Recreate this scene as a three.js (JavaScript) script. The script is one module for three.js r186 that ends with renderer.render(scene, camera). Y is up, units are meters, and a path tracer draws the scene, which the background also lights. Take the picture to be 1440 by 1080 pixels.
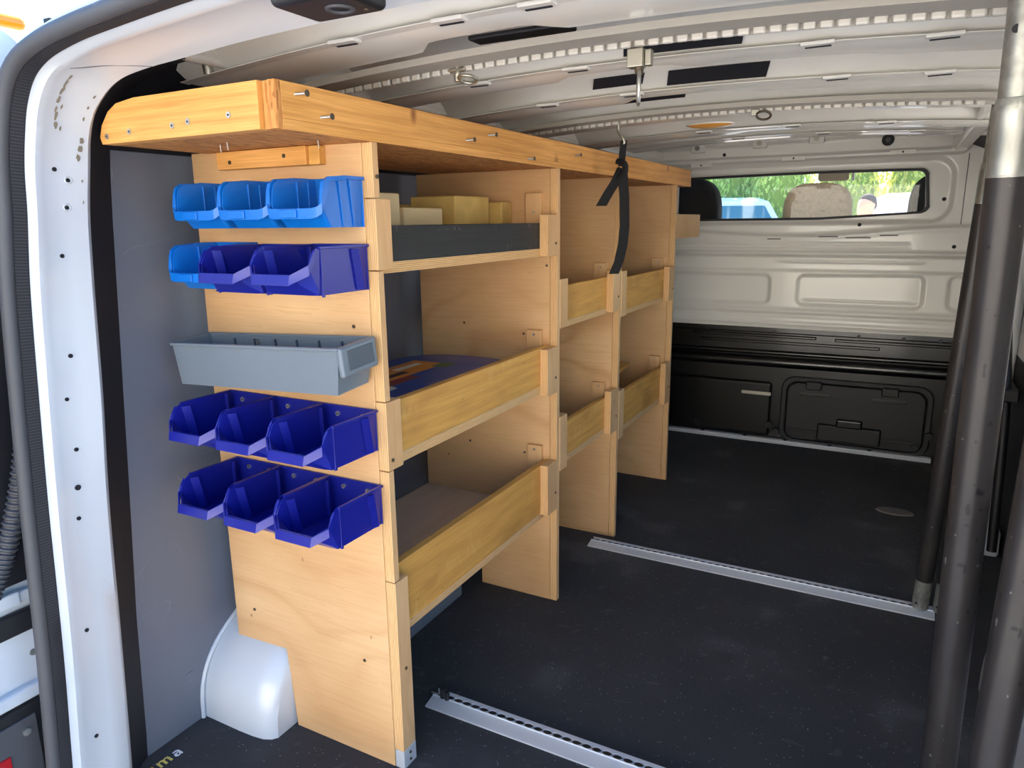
import * as THREE from 'three';
import { RoundedBoxGeometry } from 'three/addons/geometries/RoundedBoxGeometry.js';
import { mergeGeometries, toCreasedNormals } from 'three/addons/utils/BufferGeometryUtils.js';
import { MarchingCubes } from 'three/addons/objects/MarchingCubes.js';
import { Sky } from 'three/addons/objects/Sky.js';

// ---------- camera, sky, sun, exposure ----------
const scene = new THREE.Scene();
const camera = new THREE.PerspectiveCamera(56.72, 4 / 3, 0.02, 400);
camera.position.set(0.7833, 1.0789, 0.9768);
camera.rotation.set(-0.2244, 0.4934, -0.0118, 'YXZ');
const renderer = new THREE.WebGLRenderer({ antialias: true });
renderer.toneMapping = THREE.LinearToneMapping;
renderer.toneMappingExposure = 1.2;
renderer.shadowMap.enabled = true;
const SUN = new THREE.Vector3(-0.12, 0.70, -0.70).normalize();
const sky = new Sky();
sky.scale.setScalar(300);
sky.material.uniforms.turbidity.value = 1.2;
sky.material.uniforms.rayleigh.value = 2.2;
sky.material.uniforms.mieCoefficient.value = 0.0008;
sky.material.uniforms.mieDirectionalG.value = 0.75;
sky.material.uniforms.sunPosition.value.copy(SUN);
sky.name = 'sky';
scene.add(sky);
scene.environmentIntensity = 0.5;
const sun = new THREE.DirectionalLight(0xfff3e2, 18);
sun.name = 'sun';
sun.position.copy(SUN).multiplyScalar(40);
sun.castShadow = true;
sun.shadow.mapSize.set(2048, 2048);
Object.assign(sun.shadow.camera, { left: -24, right: 24, top: 24, bottom: -24, near: 0.5, far: 90 });
scene.add(sun, sun.target);

// ---------- helpers ----------
let seed = 7;
const rnd = () => { seed = (seed * 1664525 + 1013904223) >>> 0; return seed / 4294967296; };
const rr = (a, b) => a + (b - a) * rnd();
const lerp = (a, b, t) => a + (b - a) * t;
const sm = (a, b, x) => { const t = Math.min(1, Math.max(0, (x - a) / (b - a))); return t * t * (3 - 2 * t); };
const V = (x, y, z) => new THREE.Vector3(x, y, z);
const used = {};
function numbered(n) { const k = used[n] = (used[n] ?? -1) + 1; return k ? n + '_' + String(k).padStart(3, '0') : n; }
function tag(o, label, category, group) { o.userData = { label, category }; if (group) o.userData.group = group; return o; }
function thing(name, label, category, p = [0, 0, 0], group) {
  const o = new THREE.Group(); o.name = numbered(name); o.position.set(...p); scene.add(o); return tag(o, label, category, group);
}
function part(parent, name, geo, mat, label) {
  const m = new THREE.Mesh(geo, mat); m.name = name; parent.add(m); if (label) m.userData.label = label; return m;
}
function struct(name, geo, mat) { const m = new THREE.Mesh(geo, mat); m.name = name; m.userData.kind = 'structure'; scene.add(m); return m; }
function structGroup(name) { const g = new THREE.Group(); g.name = name; g.userData.kind = 'structure'; scene.add(g); return g; }

// geometry
const AX = ['x', 'y', 'z'];
function muv(g, grain = 'x', thin = null) {          // uv in metres; with `thin`: group 0 = faces across the thin axis, group 1 = the sheet's edges
  const n = g.index ? g.toNonIndexed() : g.clone();
  const P = n.attributes.position, N = n.attributes.normal, tri = P.count / 3;
  const ou = rr(0, 3), ov = rr(0, 3), faces = [[], []];
  const uv = new Float32Array(P.count * 2), a = V(0, 0, 0), b = V(0, 0, 0), c = V(0, 0, 0);
  const box = new THREE.Box3().setFromBufferAttribute(P);
  for (let t = 0; t < tri; t++) {
    a.fromBufferAttribute(P, 3 * t); b.fromBufferAttribute(P, 3 * t + 1); c.fromBufferAttribute(P, 3 * t + 2);
    b.sub(a); c.sub(a); b.cross(c);
    const q = [Math.abs(b.x), Math.abs(b.y), Math.abs(b.z)], k = AX[q.indexOf(Math.max(...q))];
    const rest = AX.filter((x) => x !== k), edge = thin && k !== thin;
    let u = rest.includes(grain) ? grain : rest[0], v = rest.find((x) => x !== u);
    if (edge) { v = thin; u = rest.find((x) => x !== thin); }
    for (let i = 3 * t; i < 3 * t + 3; i++) {
      a.fromBufferAttribute(P, i);
      uv[2 * i] = a[u] + (edge ? 0 : ou);
      uv[2 * i + 1] = edge ? (a[v] - box.min[v]) / Math.max(1e-4, box.max[v] - box.min[v]) : a[v] + ov;
    }
    faces[edge ? 1 : 0].push(t);
  }
  n.setAttribute('uv', new THREE.BufferAttribute(uv, 2));
  n.clearGroups();
  if (!thin) return n;
  const order = [...faces[0], ...faces[1]], out = new THREE.BufferGeometry();
  const pick = (arr, w) => { const r = new Float32Array(arr.length); order.forEach((t, i) => r.set(arr.subarray(t * 3 * w, t * 3 * w + 3 * w), i * 3 * w)); return new THREE.BufferAttribute(r, w); };
  out.setAttribute('position', pick(P.array, 3)); out.setAttribute('normal', pick(N.array, 3)); out.setAttribute('uv', pick(uv, 2));
  out.addGroup(0, faces[0].length * 3, 0); out.addGroup(faces[0].length * 3, faces[1].length * 3, 1);
  return out;
}
function rb(x0, x1, y0, y1, z0, z1, r = 0.0015, seg = 1) {   // rounded box by its bounds
  const w = Math.abs(x1 - x0), h = Math.abs(y1 - y0), d = Math.abs(z1 - z0);
  const g = new RoundedBoxGeometry(w, h, d, seg, Math.min(r, w / 2.2, h / 2.2, d / 2.2));
  g.translate((x0 + x1) / 2, (y0 + y1) / 2, (z0 + z1) / 2); return g;
}
function cyl(p, q, r0, r1 = r0, n = 20, caps = true) {
  const a = V(...p), b = V(...q), d = b.clone().sub(a), L = d.length();
  const g = new THREE.CylinderGeometry(r1, r0, L, n, 1, !caps);
  g.translate(0, L / 2, 0); g.applyQuaternion(new THREE.Quaternion().setFromUnitVectors(V(0, 1, 0), d.normalize())); g.translate(a.x, a.y, a.z); return g;
}
function tube(pts, r, seg = 40, rad = 10, closed = false) { return new THREE.TubeGeometry(new THREE.CatmullRomCurve3(pts.map((p) => V(...p)), closed, 'centripetal'), seg, r, rad, closed); }
function sheet(rows, th = 0, crease = 0.6) {         // thick sheet through a grid of points rows[i][j]
  const R = rows.length, C = rows[0].length, G = rows.map((r) => r.map((p) => (p.isVector3 ? p : V(...p))));
  const nrm = (i, j) => {
    const a = G[Math.min(R - 1, i + 1)][j].clone().sub(G[Math.max(0, i - 1)][j]);
    const b = G[i][Math.min(C - 1, j + 1)].clone().sub(G[i][Math.max(0, j - 1)]);
    return a.cross(b).normalize();
  };
  const pos = [], uv = [], idx = [];
  const U = [0], W = [0];
  for (let j = 1; j < C; j++) U.push(U[j - 1] + G[R >> 1][j].distanceTo(G[R >> 1][j - 1]));
  for (let i = 1; i < R; i++) W.push(W[i - 1] + G[i][C >> 1].distanceTo(G[i - 1][C >> 1]));
  const layer = (o) => { for (let i = 0; i < R; i++) for (let j = 0; j < C; j++) { const p = G[i][j].clone().addScaledVector(nrm(i, j), o); pos.push(p.x, p.y, p.z); uv.push(U[j], W[i]); } };
  const quad = (a, b, c, d, f) => f ? idx.push(a, c, b, a, d, c) : idx.push(a, b, c, a, c, d);
  layer(0);
  for (let i = 0; i < R - 1; i++) for (let j = 0; j < C - 1; j++) quad(i * C + j, i * C + j + 1, (i + 1) * C + j + 1, (i + 1) * C + j, true);
  if (th) {
    layer(-th); const o = R * C;
    for (let i = 0; i < R - 1; i++) for (let j = 0; j < C - 1; j++) quad(o + i * C + j, o + i * C + j + 1, o + (i + 1) * C + j + 1, o + (i + 1) * C + j, false);
    for (let j = 0; j < C - 1; j++) { quad(j, j + 1, o + j + 1, o + j, false); const k = (R - 1) * C; quad(k + j, k + j + 1, o + k + j + 1, o + k + j, true); }
    for (let i = 0; i < R - 1; i++) { quad(i * C, (i + 1) * C, o + (i + 1) * C, o + i * C, true); const k = C - 1; quad(i * C + k, (i + 1) * C + k, o + (i + 1) * C + k, o + i * C + k, false); }
  }
  const g = new THREE.BufferGeometry();
  g.setAttribute('position', new THREE.Float32BufferAttribute(pos, 3)); g.setAttribute('uv', new THREE.Float32BufferAttribute(uv, 2)); g.setIndex(idx);
  g.computeVertexNormals();
  return toCreasedNormals(g, crease);
}
function extr(pts, depth, bevel = 0, holes = []) {   // shape in xy, pulled along +z
  const s = new THREE.Shape(pts.map((p) => new THREE.Vector2(...p)));
  for (const h of holes) s.holes.push(new THREE.Path(h.map((p) => new THREE.Vector2(...p))));
  return new THREE.ExtrudeGeometry(s, { depth, bevelEnabled: bevel > 0, bevelSize: bevel, bevelThickness: bevel, bevelOffset: -bevel, bevelSegments: 2, curveSegments: 8 });
}
function rrect(x0, y0, x1, y1, r, n = 6) {            // rounded rectangle outline
  const out = [];
  for (const [cx, cy, a] of [[x1 - r, y1 - r, 0], [x0 + r, y1 - r, 1], [x0 + r, y0 + r, 2], [x1 - r, y0 + r, 3]])
    for (let i = 0; i <= n; i++) { const t = (a + i / n) * Math.PI / 2; out.push([cx + r * Math.cos(t), cy + r * Math.sin(t)]); }
  return out;
}
function merge(list) {
  const l = list.map((g) => { const n = g.index ? g.toNonIndexed() : g.clone(); for (const k of Object.keys(n.attributes)) if (!['position', 'normal', 'uv'].includes(k)) n.deleteAttribute(k); n.clearGroups(); return n; });
  return mergeGeometries(l);
}
const at = (g, x, y, z, ry = 0, rx = 0, rz = 0) => { const n = g.clone(); n.applyMatrix4(new THREE.Matrix4().compose(V(x, y, z), new THREE.Quaternion().setFromEuler(new THREE.Euler(rx, ry, rz)), V(1, 1, 1))); return n; };

// noise textures
function hash(x, y, s) { let h = (x * 374761393 + y * 668265263 + s * 974634541) | 0; h = Math.imul(h ^ (h >>> 13), 1274126177); return ((h ^ (h >>> 16)) >>> 0) / 4294967296; }
function pn(x, y, px, py, s) {                         // periodic value noise, 0..1
  const xi = Math.floor(x), yi = Math.floor(y), fx = x - xi, fy = y - yi, u = fx * fx * (3 - 2 * fx), v = fy * fy * (3 - 2 * fy);
  const m = (a, p) => ((a % p) + p) % p, x0 = m(xi, px), x1 = m(xi + 1, px), y0 = m(yi, py), y1 = m(yi + 1, py);
  return lerp(lerp(hash(x0, y0, s), hash(x1, y0, s), u), lerp(hash(x0, y1, s), hash(x1, y1, s), u), v);
}
function fbm(x, y, px, py, s, o = 4) { let a = 0.5, t = 0, n = 0; for (let i = 0; i < o; i++) { t += a * pn(x, y, px, py, s + i); n += a; a *= 0.5; x *= 2; y *= 2; px *= 2; py *= 2; } return t / n; }
function tex(w, h, metresX, metresY, fn, srgb = true) { // fn(u, v) -> [r, g, b] 0..255
  const d = new Uint8Array(w * h * 4);
  for (let y = 0; y < h; y++) for (let x = 0; x < w; x++) { const c = fn(x / w, y / h); const o = (y * w + x) * 4; d[o] = c[0]; d[o + 1] = c[1]; d[o + 2] = c[2]; d[o + 3] = 255; }
  for (let i = 0; i < d.length; i++) d[i] = d[i];
  const t = new THREE.DataTexture(d, w, h); t.wrapS = t.wrapT = THREE.RepeatWrapping; t.magFilter = THREE.LinearFilter; t.minFilter = THREE.LinearMipmapLinearFilter; t.generateMipmaps = true;
  t.repeat.set(1 / metresX, 1 / metresY); if (srgb) t.colorSpace = THREE.SRGBColorSpace; t.needsUpdate = true; return t;
}
const cl = (v) => Math.max(0, Math.min(255, v));
const mix3 = (a, b, t) => [cl(lerp(a[0], b[0], t)), cl(lerp(a[1], b[1], t)), cl(lerp(a[2], b[2], t))];
const std = (o) => new THREE.MeshStandardMaterial(o);
const phy = (o) => new THREE.MeshPhysicalMaterial(o);

// ---------- materials ----------
const birchTex = tex(1024, 1024, 1.1, 1.1, (u, v) => {
  const w = fbm(u * 2, v * 3, 2, 3, 11, 3), ring = Math.sin((v * 7 + w * 5) * 6.283) * 0.5 + 0.5, fine = fbm(u * 10, v * 220, 10, 220, 31, 2), blot = fbm(u * 4, v * 5, 4, 5, 51, 4), mask = sm(0.42, 0.7, fbm(u * 2, v * 2, 2, 2, 57, 2));
  let c = mix3([204, 160, 112], [226, 186, 138], 0.5 + (blot - 0.5) * 1.8);
  c = mix3(c, [176, 122, 74], Math.pow(ring, 10) * 0.30 * mask + Math.pow(ring, 2) * 0.05);
  c = mix3(c, [168, 116, 70], fine > 0.70 ? 0.16 : 0);
  if (pn(u * 26, v * 26, 26, 26, 77) > 0.988) c = mix3(c, [110, 70, 40], 0.5);
  return c.map((x) => cl(x + (fine - 0.5) * 12));
});
const plyEdgeTex = tex(256, 128, 0.6, 1, (u, v) => {
  const layers = 11, k = Math.floor(v * layers), f = v * layers - k, n = fbm(u * 30, v * 20, 30, 20, 5, 3);
  let c = k % 2 ? [202, 156, 104] : [230, 188, 134];
  c = mix3(c, [120, 84, 50], (f < 0.14 ? 0.32 : 0) * (0.5 + n));
  return c.map((x) => cl(x + (n - 0.5) * 30));
});
const pineTex = tex(1024, 256, 1.6, 0.2, (u, v) => {
  const w = fbm(u * 2, v * 3, 2, 3, 91, 3), r = Math.sin((v * 11 + w * 2.4) * 6.283) * 0.5 + 0.5, fine = fbm(u * 30, v * 160, 30, 160, 95, 2);
  let c = mix3([218, 158, 84], [192, 130, 62], Math.pow(r, 2) * 0.45);
  for (const [ku, kv, s] of [[0.17, 0.4, 0.016], [0.55, 0.65, 0.012], [0.83, 0.3, 0.014]]) { const dx = (u - ku) * 1.6, dy = (v - kv) * 0.2, d = Math.hypot(dx, dy * 0.55) / s; if (d < 1) c = mix3(c, [120, 68, 30], (1 - d) * 0.9); }
  return c.map((x) => cl(x + (fine - 0.5) * 30 + (fbm(u * 6, v * 2, 6, 2, 99, 3) - 0.5) * 30));
});
const boardTex = tex(1024, 256, 0.9, 0.22, (u, v) => {
  const w = fbm(u * 2, v * 2, 2, 2, 191, 3), r = Math.sin((v * 6 + w * 3) * 6.283) * 0.5 + 0.5, fine = fbm(u * 12, v * 70, 12, 70, 195, 3), st = fbm(u * 5, v * 3, 5, 3, 197, 3), rub = pn(u * 130, v * 9, 130, 9, 199) * pn(u * 9, v * 6, 9, 6, 200);
  let c = mix3([222, 166, 86], [198, 142, 68], r * 0.35 + (fine - 0.5) * 0.9 + 0.2);
  c = mix3(c, [168, 118, 56], sm(0.52, 0.8, st) * 0.45);
  c = mix3(c, [232, 200, 142], sm(0.5, 0.8, rub) * 0.18);
  if (pn(u * 60, v * 40, 60, 40, 203) > 0.975) c = mix3(c, [96, 62, 30], 0.5);
  return c.map((x) => cl(x));
});
const shelfTex = tex(512, 512, 0.8, 0.8, (u, v) => { const f = fbm(u * 4, v * 60, 4, 60, 221, 3), b = fbm(u * 5, v * 5, 5, 5, 223, 3); return mix3([206, 182, 158], [232, 212, 190], f * 0.6 + b * 0.4); });
const osbTex = tex(512, 512, 0.45, 0.45, (u, v) => {
  const a = fbm(u * 14, v * 60, 14, 60, 3, 3), b = fbm(u * 6, v * 10, 6, 10, 8, 3), s = pn(u * 30, v * 110, 30, 110, 21);
  let c = mix3([150, 92, 42], [222, 160, 92], a * 1.3 - 0.1); c = mix3(c, [112, 66, 28], s > 0.75 ? 0.6 : 0); return mix3(c, [190, 124, 62], b * 0.5);
});
const matTex = tex(2048, 2048, 1.9, 1.9, (u, v) => {
  const X = Math.floor(u * 2048), Y = Math.floor(v * 2048), g = hash(X, Y, 3), big = hash(X >> 1, Y >> 1, 5), f = fbm(u * 9, v * 9, 9, 9, 41, 3), sc = pn(u * 60 + v * 24, v * 90, 60, 90, 47), sc2 = pn(u * 46, v * 110 + u * 23, 46, 110, 48), d = pn(u * 22, v * 22, 22, 22, 44);
  let c = mix3([47, 47, 49], [64, 64, 65], f);
  const m = sm(0.5, 0.72, f) * sm(0.4, 0.8, d);
  c = mix3(c, [100, 100, 98], m * (0.25 + 0.5 * big) * 0.7);
  c = mix3(c, [120, 119, 116], Math.max(sm(0.9, 0.97, sc), sm(0.92, 0.98, sc2)) * 0.4 * big);
  if (big > 0.9972 - m * 0.004) return mix3(c, [196, 190, 180], 0.45 + 0.5 * hash(X >> 1, Y >> 1, 6));
  return c.map((x) => cl(x + (g - 0.5) * 14));
});
const greyTex = tex(1024, 1024, 1.4, 1.4, (u, v) => {
  const f = fbm(u * 5, v * 5, 5, 5, 61, 4), s = Math.abs(fbm(u * 9 + v * 3, v * 7, 9, 7, 67, 3) - 0.5), g = hash(Math.floor(u * 1024), Math.floor(v * 1024), 9);
  let c = mix3([100, 105, 118], [112, 116, 128], f); if (s < 0.0016 && f > 0.56) c = mix3(c, [148, 152, 160], 0.4); return c.map((x) => cl(x + (g - 0.5) * 5));
});
const galvTex = tex(256, 256, 0.12, 0.12, (u, v) => { const f = fbm(u * 10, v * 10, 10, 10, 71, 3); return mix3([128, 128, 122], [190, 190, 184], f); });
const poleTex = tex(256, 1024, 0.16, 1.1, (u, v) => {
  const f = fbm(u * 4, v * 12, 4, 12, 81, 4), n = fbm(u * 14, v * 90, 14, 90, 83, 2); let c = mix3([44, 42, 44], [66, 62, 60], f); if (n > 0.90) c = mix3(c, [150, 146, 140], 0.7); if (n < 0.16) c = mix3(c, [20, 20, 22], 0.7); return c;
});
const clothTex = tex(256, 256, 0.2, 0.2, (u, v) => { const a = Math.sin(u * 160) * Math.sin(v * 160), f = fbm(u * 20, v * 20, 20, 20, 101, 2), st = Math.abs(fbm(u * 5, v * 9, 5, 9, 103, 2) - 0.5) < 0.02; return mix3([202, 186, 162], [170, 150, 126], f * 0.7 + a * 0.15 + (st ? 0.6 : 0)); });
const blockTex = tex(256, 256, 0.3, 0.3, (u, v) => { const f = fbm(u * 8, v * 8, 8, 8, 111, 4); return mix3([214, 184, 112], [190, 156, 90], f); });
const rubTex = tex(256, 64, 0.03, 0.03, (u, v) => { const r = Math.sin(u * 6.283 * 6) > 0.2 ? 1 : 0; return mix3([26, 26, 30], [48, 48, 54], r); });
const M = {
  birch: std({ map: birchTex, roughness: 0.6 }), ply: std({ map: plyEdgeTex, roughness: 0.75 }),
  pine: std({ map: pineTex, roughness: 0.6 }), board: std({ map: boardTex, roughness: 0.55 }), osb: std({ map: osbTex, roughness: 0.85, bumpMap: osbTex, bumpScale: 0.002 }),
  black: std({ color: 0x1c1c1e, roughness: 0.5 }), blackBoard: std({ map: tex(512, 64, 0.7, 0.08, (u, v) => { const f = fbm(u * 6, v * 30, 6, 30, 15, 3), s = fbm(u * 90, v * 4, 90, 4, 17, 2); let c = mix3([26, 26, 28], [44, 44, 46], f); if (s > 0.8 && v < 0.6) c = mix3(c, [110, 104, 104], 0.5); return c; }), roughness: 0.6 }),
  mat: std({ map: matTex, roughness: 0.85, bumpMap: matTex, bumpScale: 0.0012 }),
  grey: std({ map: greyTex, roughness: 0.42 }),
  white: phy({ color: 0xc8ccd2, roughness: 0.32, clearcoat: 0.6, clearcoatRoughness: 0.12 }),
  roof: phy({ color: 0xe8e6e0, roughness: 0.34, clearcoat: 0.7, clearcoatRoughness: 0.1 }),
  alu: std({ color: 0xd4d8de, roughness: 0.42, metalness: 0.35 }), zinc: std({ color: 0xb8b4a8, roughness: 0.35, metalness: 0.9 }),
  galv: std({ map: galvTex, roughness: 0.42, metalness: 0.75 }), pole: std({ map: poleTex, roughness: 0.38, metalness: 0.35 }),
  railPaint: std({ color: 0xb0aba2, roughness: 0.62 }),
  paleWood: std({ color: 0xe8c9a0, roughness: 0.8 }), toothAlu: std({ color: 0xd2cec6, roughness: 0.5, metalness: 0.2 }), vanWhite: phy({ color: 0xf2f2f0, roughness: 0.4, clearcoat: 0.3 }),
  screw: std({ color: 0xc9c9c4, roughness: 0.35, metalness: 0.9 }), screwDark: std({ color: 0x5e5244, roughness: 0.5, metalness: 0.6 }),
  seal: std({ color: 0x4a4a4e, roughness: 0.55 }), rubber: std({ map: rubTex, roughness: 0.7 }), plastic: std({ color: 0x17171c, roughness: 0.5 }), trim: std({ color: 0x12131c, roughness: 0.65 }),
  lowBlack: phy({ color: 0x060608, roughness: 0.35, clearcoat: 0.6, clearcoatRoughness: 0.12 }),
  blueL: phy({ color: 0x0669c4, roughness: 0.36, clearcoat: 0.2, clearcoatRoughness: 0.3 }), blueD: phy({ color: 0x121b86, roughness: 0.34, clearcoat: 0.25, clearcoatRoughness: 0.3 }),
  greyBin: std({ color: 0x6d7781, roughness: 0.36 }), greyBinDark: std({ color: 0x4c545e, roughness: 0.4 }),
  block: std({ map: blockTex, roughness: 0.8 }), blockPale: std({ color: 0xd8c39a, roughness: 0.8 }),
  cloth: std({ map: clothTex, roughness: 0.95 }), darkSeat: std({ color: 0x14151a, roughness: 0.9 }),
  strap: std({ color: 0x111114, roughness: 0.85 }), glass: phy({ color: 0xffffff, transmission: 1, thickness: 0, roughness: 0.02, ior: 1.45 }),
  concrete: std({ map: tex(512, 512, 4, 4, (u, v) => { const f = fbm(u * 8, v * 8, 8, 8, 131, 5), g = hash(Math.floor(u * 512), Math.floor(v * 512), 13); return mix3([192, 184, 170], [218, 210, 196], f).map((x) => cl(x + (g - 0.5) * 16)); }), roughness: 0.9 }),
};
const PLY = [M.birch, M.ply], SHELF = [std({ map: shelfTex, roughness: 0.5 }), M.ply];

// ---------- the setting ----------
const CX = 0.335, ZB = -2.57, XL = -0.5, XR = 1.17, SKIN = 1.455;
const crown = (x) => -0.045 * ((x - CX) / 0.835) ** 2;
const mirror = (x) => 2 * CX - x;

struct('ground', at(new THREE.BoxGeometry(90, 0.2, 90), 0, -0.68, -20), M.concrete).geometry.attributes.uv.array.forEach((v, i, a) => { a[i] = v * 90; });

{ // unseen facade added behind the photographer to bounce sunlight into the van
  const t = thing('added_house', 'pale facade added unseen behind the open van to bounce sunlight into it', 'added_house', [0, -0.58, 15]);
  part(t, 'wall', rb(-16, 16, 0, 6.5, 0, 0.5, 0.02), std({ color: 0xe6e0d2, roughness: 0.9 }));
  part(t, 'roof', rb(-16.3, 16.3, 6.5, 7.0, -0.3, 4, 0.05), std({ color: 0x8a5a48, roughness: 0.9 }));
  for (let i = 0; i < 6; i++) { const w = part(t, 'window', rb(-13 + i * 5, -11.6 + i * 5, 2.6, 4.0, -0.03, 0.02, 0.01), std({ color: 0xf0f0ee, roughness: 0.6 })); part(w, 'pane', rb(-12.9 + i * 5, -11.7 + i * 5, 2.7, 3.9, -0.035, -0.028, 0.003), std({ color: 0x2a3238, roughness: 0.08 })); }
}

// load floor: rubber mat on a thick plate
struct('floor', muv(rb(XL - 0.04, XR + 0.04, -0.06, 0, ZB - 0.45, 0.30, 0.004), 'x'), M.mat);

// left wall: grey lining panel, dark above; right wall likewise
{
  const g = structGroup('wall_left');
  const pts = [[-2.56, 0], [0.22, -0.03], [0.207, 0.265], [0.184, 0.562], [0.17, 0.759], [0.155, 0.974], [0.146, 1.102], [0.134, 1.215], [-2.56, 1.215]];
  const p = extr(pts.map(([z, y]) => [-z, y]), 0.012, 0.002); p.rotateY(Math.PI / 2);   // shape x -> -z
  p.translate(XL - 0.012, 0, 0);
  part(g, 'lining_panel', muv(p, 'y'), M.grey);
  part(g, 'upper_lining', rb(XL - 0.02, XL - 0.002, 1.215, 1.42, ZB, 0.2), M.trim);
  part(g, 'outer_panel', rb(XL - 0.06, XL - 0.035, -0.45, 1.40, -4.0, 0.16, 0.01), M.white);
  // dark trim between the lining and the rear pillar
  const I = [[-0.462, -0.12, 0.292], [-0.454, 0.042, 0.285], [-0.446, 0.318, 0.272], [-0.438, 0.601, 0.26], [-0.425, 0.786, 0.252], [-0.421, 0.983, 0.242], [-0.415, 1.1, 0.236], [-0.405, 1.168, 0.232], [-0.394, 1.22, 0.23], [-0.376, 1.255, 0.228], [-0.341, 1.284, 0.226], [-0.303, 1.301, 0.225], [-0.243, 1.311, 0.223], [-0.17, 1.317, 0.22]];
  const zt = [0.235, 0.222, 0.207, 0.184, 0.17, 0.155, 0.146, 0.14, 0.134, 0.12, 0.1, 0.09, 0.08, 0.07];
  const inner = I.map(([x, y], i) => i < 9 ? [XL + 0.001, y, zt[i] - 0.01] : [lerp(XL, -0.33, (i - 8) / 5), y + 0.04, zt[i]]);
  part(g, 'pillar_trim', sheet([I.map(([x, y, z]) => [x - 0.004, y + (y > 1.25 ? 0.004 : 0), z - 0.002]), inner], 0.004), M.trim);
  for (const [y, z] of [[0.115, 0.10]]) part(g, 'rivet', at(new THREE.CylinderGeometry(0.011, 0.013, 0.004, 20), XL + 0.002, y, z, 0, 0, -Math.PI / 2), M.grey);
}
{
  const g = structGroup('wall_right');
  part(g, 'lining_panel', rb(XR, XR + 0.02, 0, 0.62, ZB, 0.2), M.trim);
  const up = extr([[0.2, 0.62], [2.57, 0.62], [2.57, 1.42], [-0.2, 1.42], [-0.2, 0.62]], 0.02, 0, [rrect(0.62, 0.68, 1.62, 1.22, 0.07)]); up.rotateY(Math.PI / 2); up.translate(XR, 0, 0);
  part(g, 'upper_panel', up, M.roof);
  const w3 = structGroup('window_3'), gp = new THREE.ShapeGeometry(new THREE.Shape(rrect(0.60, 0.66, 1.64, 1.24, 0.07).map((p) => new THREE.Vector2(...p)))); gp.rotateY(Math.PI / 2); gp.translate(XR + 0.03, 0, 0); part(w3, 'pane', gp, M.glass);  // side window added out of view to brighten roof and bulkhead
  part(g, 'side_post', rb(XR - 0.05, XR, 0.0, 1.40, -2.02, -1.9, 0.02, 3), M.white);
  part(g, 'window_pillar', rb(XR - 0.05, XR, 0.5, 1.40, ZB, -2.40, 0.02, 3), M.white);
  part(g, 'cable_duct', tube([[XR - 0.04, 0.05, -1.55], [XR - 0.05, 0.5, -1.62], [XR - 0.06, 0.8, -1.78], [XR - 0.07, 1.2, -1.86]], 0.014, 30, 8), M.plastic);
  part(g, 'door_runner', rb(XR - 0.09, XR - 0.02, 0.52, 0.56, -1.95, -1.6, 0.006), M.plastic);
  part(g, 'step_plate', rb(XR - 0.09, XR - 0.01, 0.0, 0.09, -1.72, -1.62, 0.01), M.white);
  const op = extr([[-0.16, -0.45], [4.0, -0.45], [4.0, 1.40], [-0.16, 1.40]], 0.02, 0, [rrect(0.60, 0.66, 1.64, 1.24, 0.07)]); op.rotateY(Math.PI / 2); op.translate(XR + 0.035, 0, 0); part(g, 'outer_panel', op, M.white);
}

// wheel arches
function arch(name, xw, xi, hh = 0.268, back = 0.30) {
  const g = structGroup(name), s = Math.sign(xi - xw), R = 26, rows = [];
  const prof = [[0, 1], [0.55, 1], [0.75, 0.985], [0.88, 0.95], [0.96, 0.88], [1, 0.78], [1, 0]];   // across the arch: fraction of width, of height
  for (const [fx, fh] of prof) {
    const row = [];
    for (let i = 0; i <= R; i++) { const t = Math.PI * (i / R), z = -0.355 + (t < 1.5708 ? 0.43 : back) * Math.cos(t) * (0.75 + 0.25 * Math.max(fh, 0.78)), y = hh * Math.pow(Math.sin(t), 0.72) * (fh === 0 ? 0 : fh); row.push([xw + (xi - xw) * fx, Math.max(0.0005, y), z]); }
    rows.push(row);
  }
  part(g, 'arch_shell', sheet(s > 0 ? rows : rows.map((r) => r.slice().reverse()), 0.003), M.white);
  const lip = []; for (let i = 0; i <= 30; i++) { const t = Math.PI * (i / 30); lip.push([xw + s * 0.004, (hh + 0.002) * Math.pow(Math.sin(t), 0.72), -0.355 + (t < 1.5708 ? 0.435 : back + 0.005) * Math.cos(t)]); }
  part(g, 'arch_lip', tube(lip, 0.005, 60, 8), M.white);
  return g;
}
{ const a = arch('trim_1', XL, -0.296); part(a, 'arch_cover', rb(-0.297, -0.262, 0.0005, 0.12, -0.06, -0.64, 0.005, 3), M.greyBin); }
arch('trim_2', XR, 1.045, 0.31, 0.5);

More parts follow.
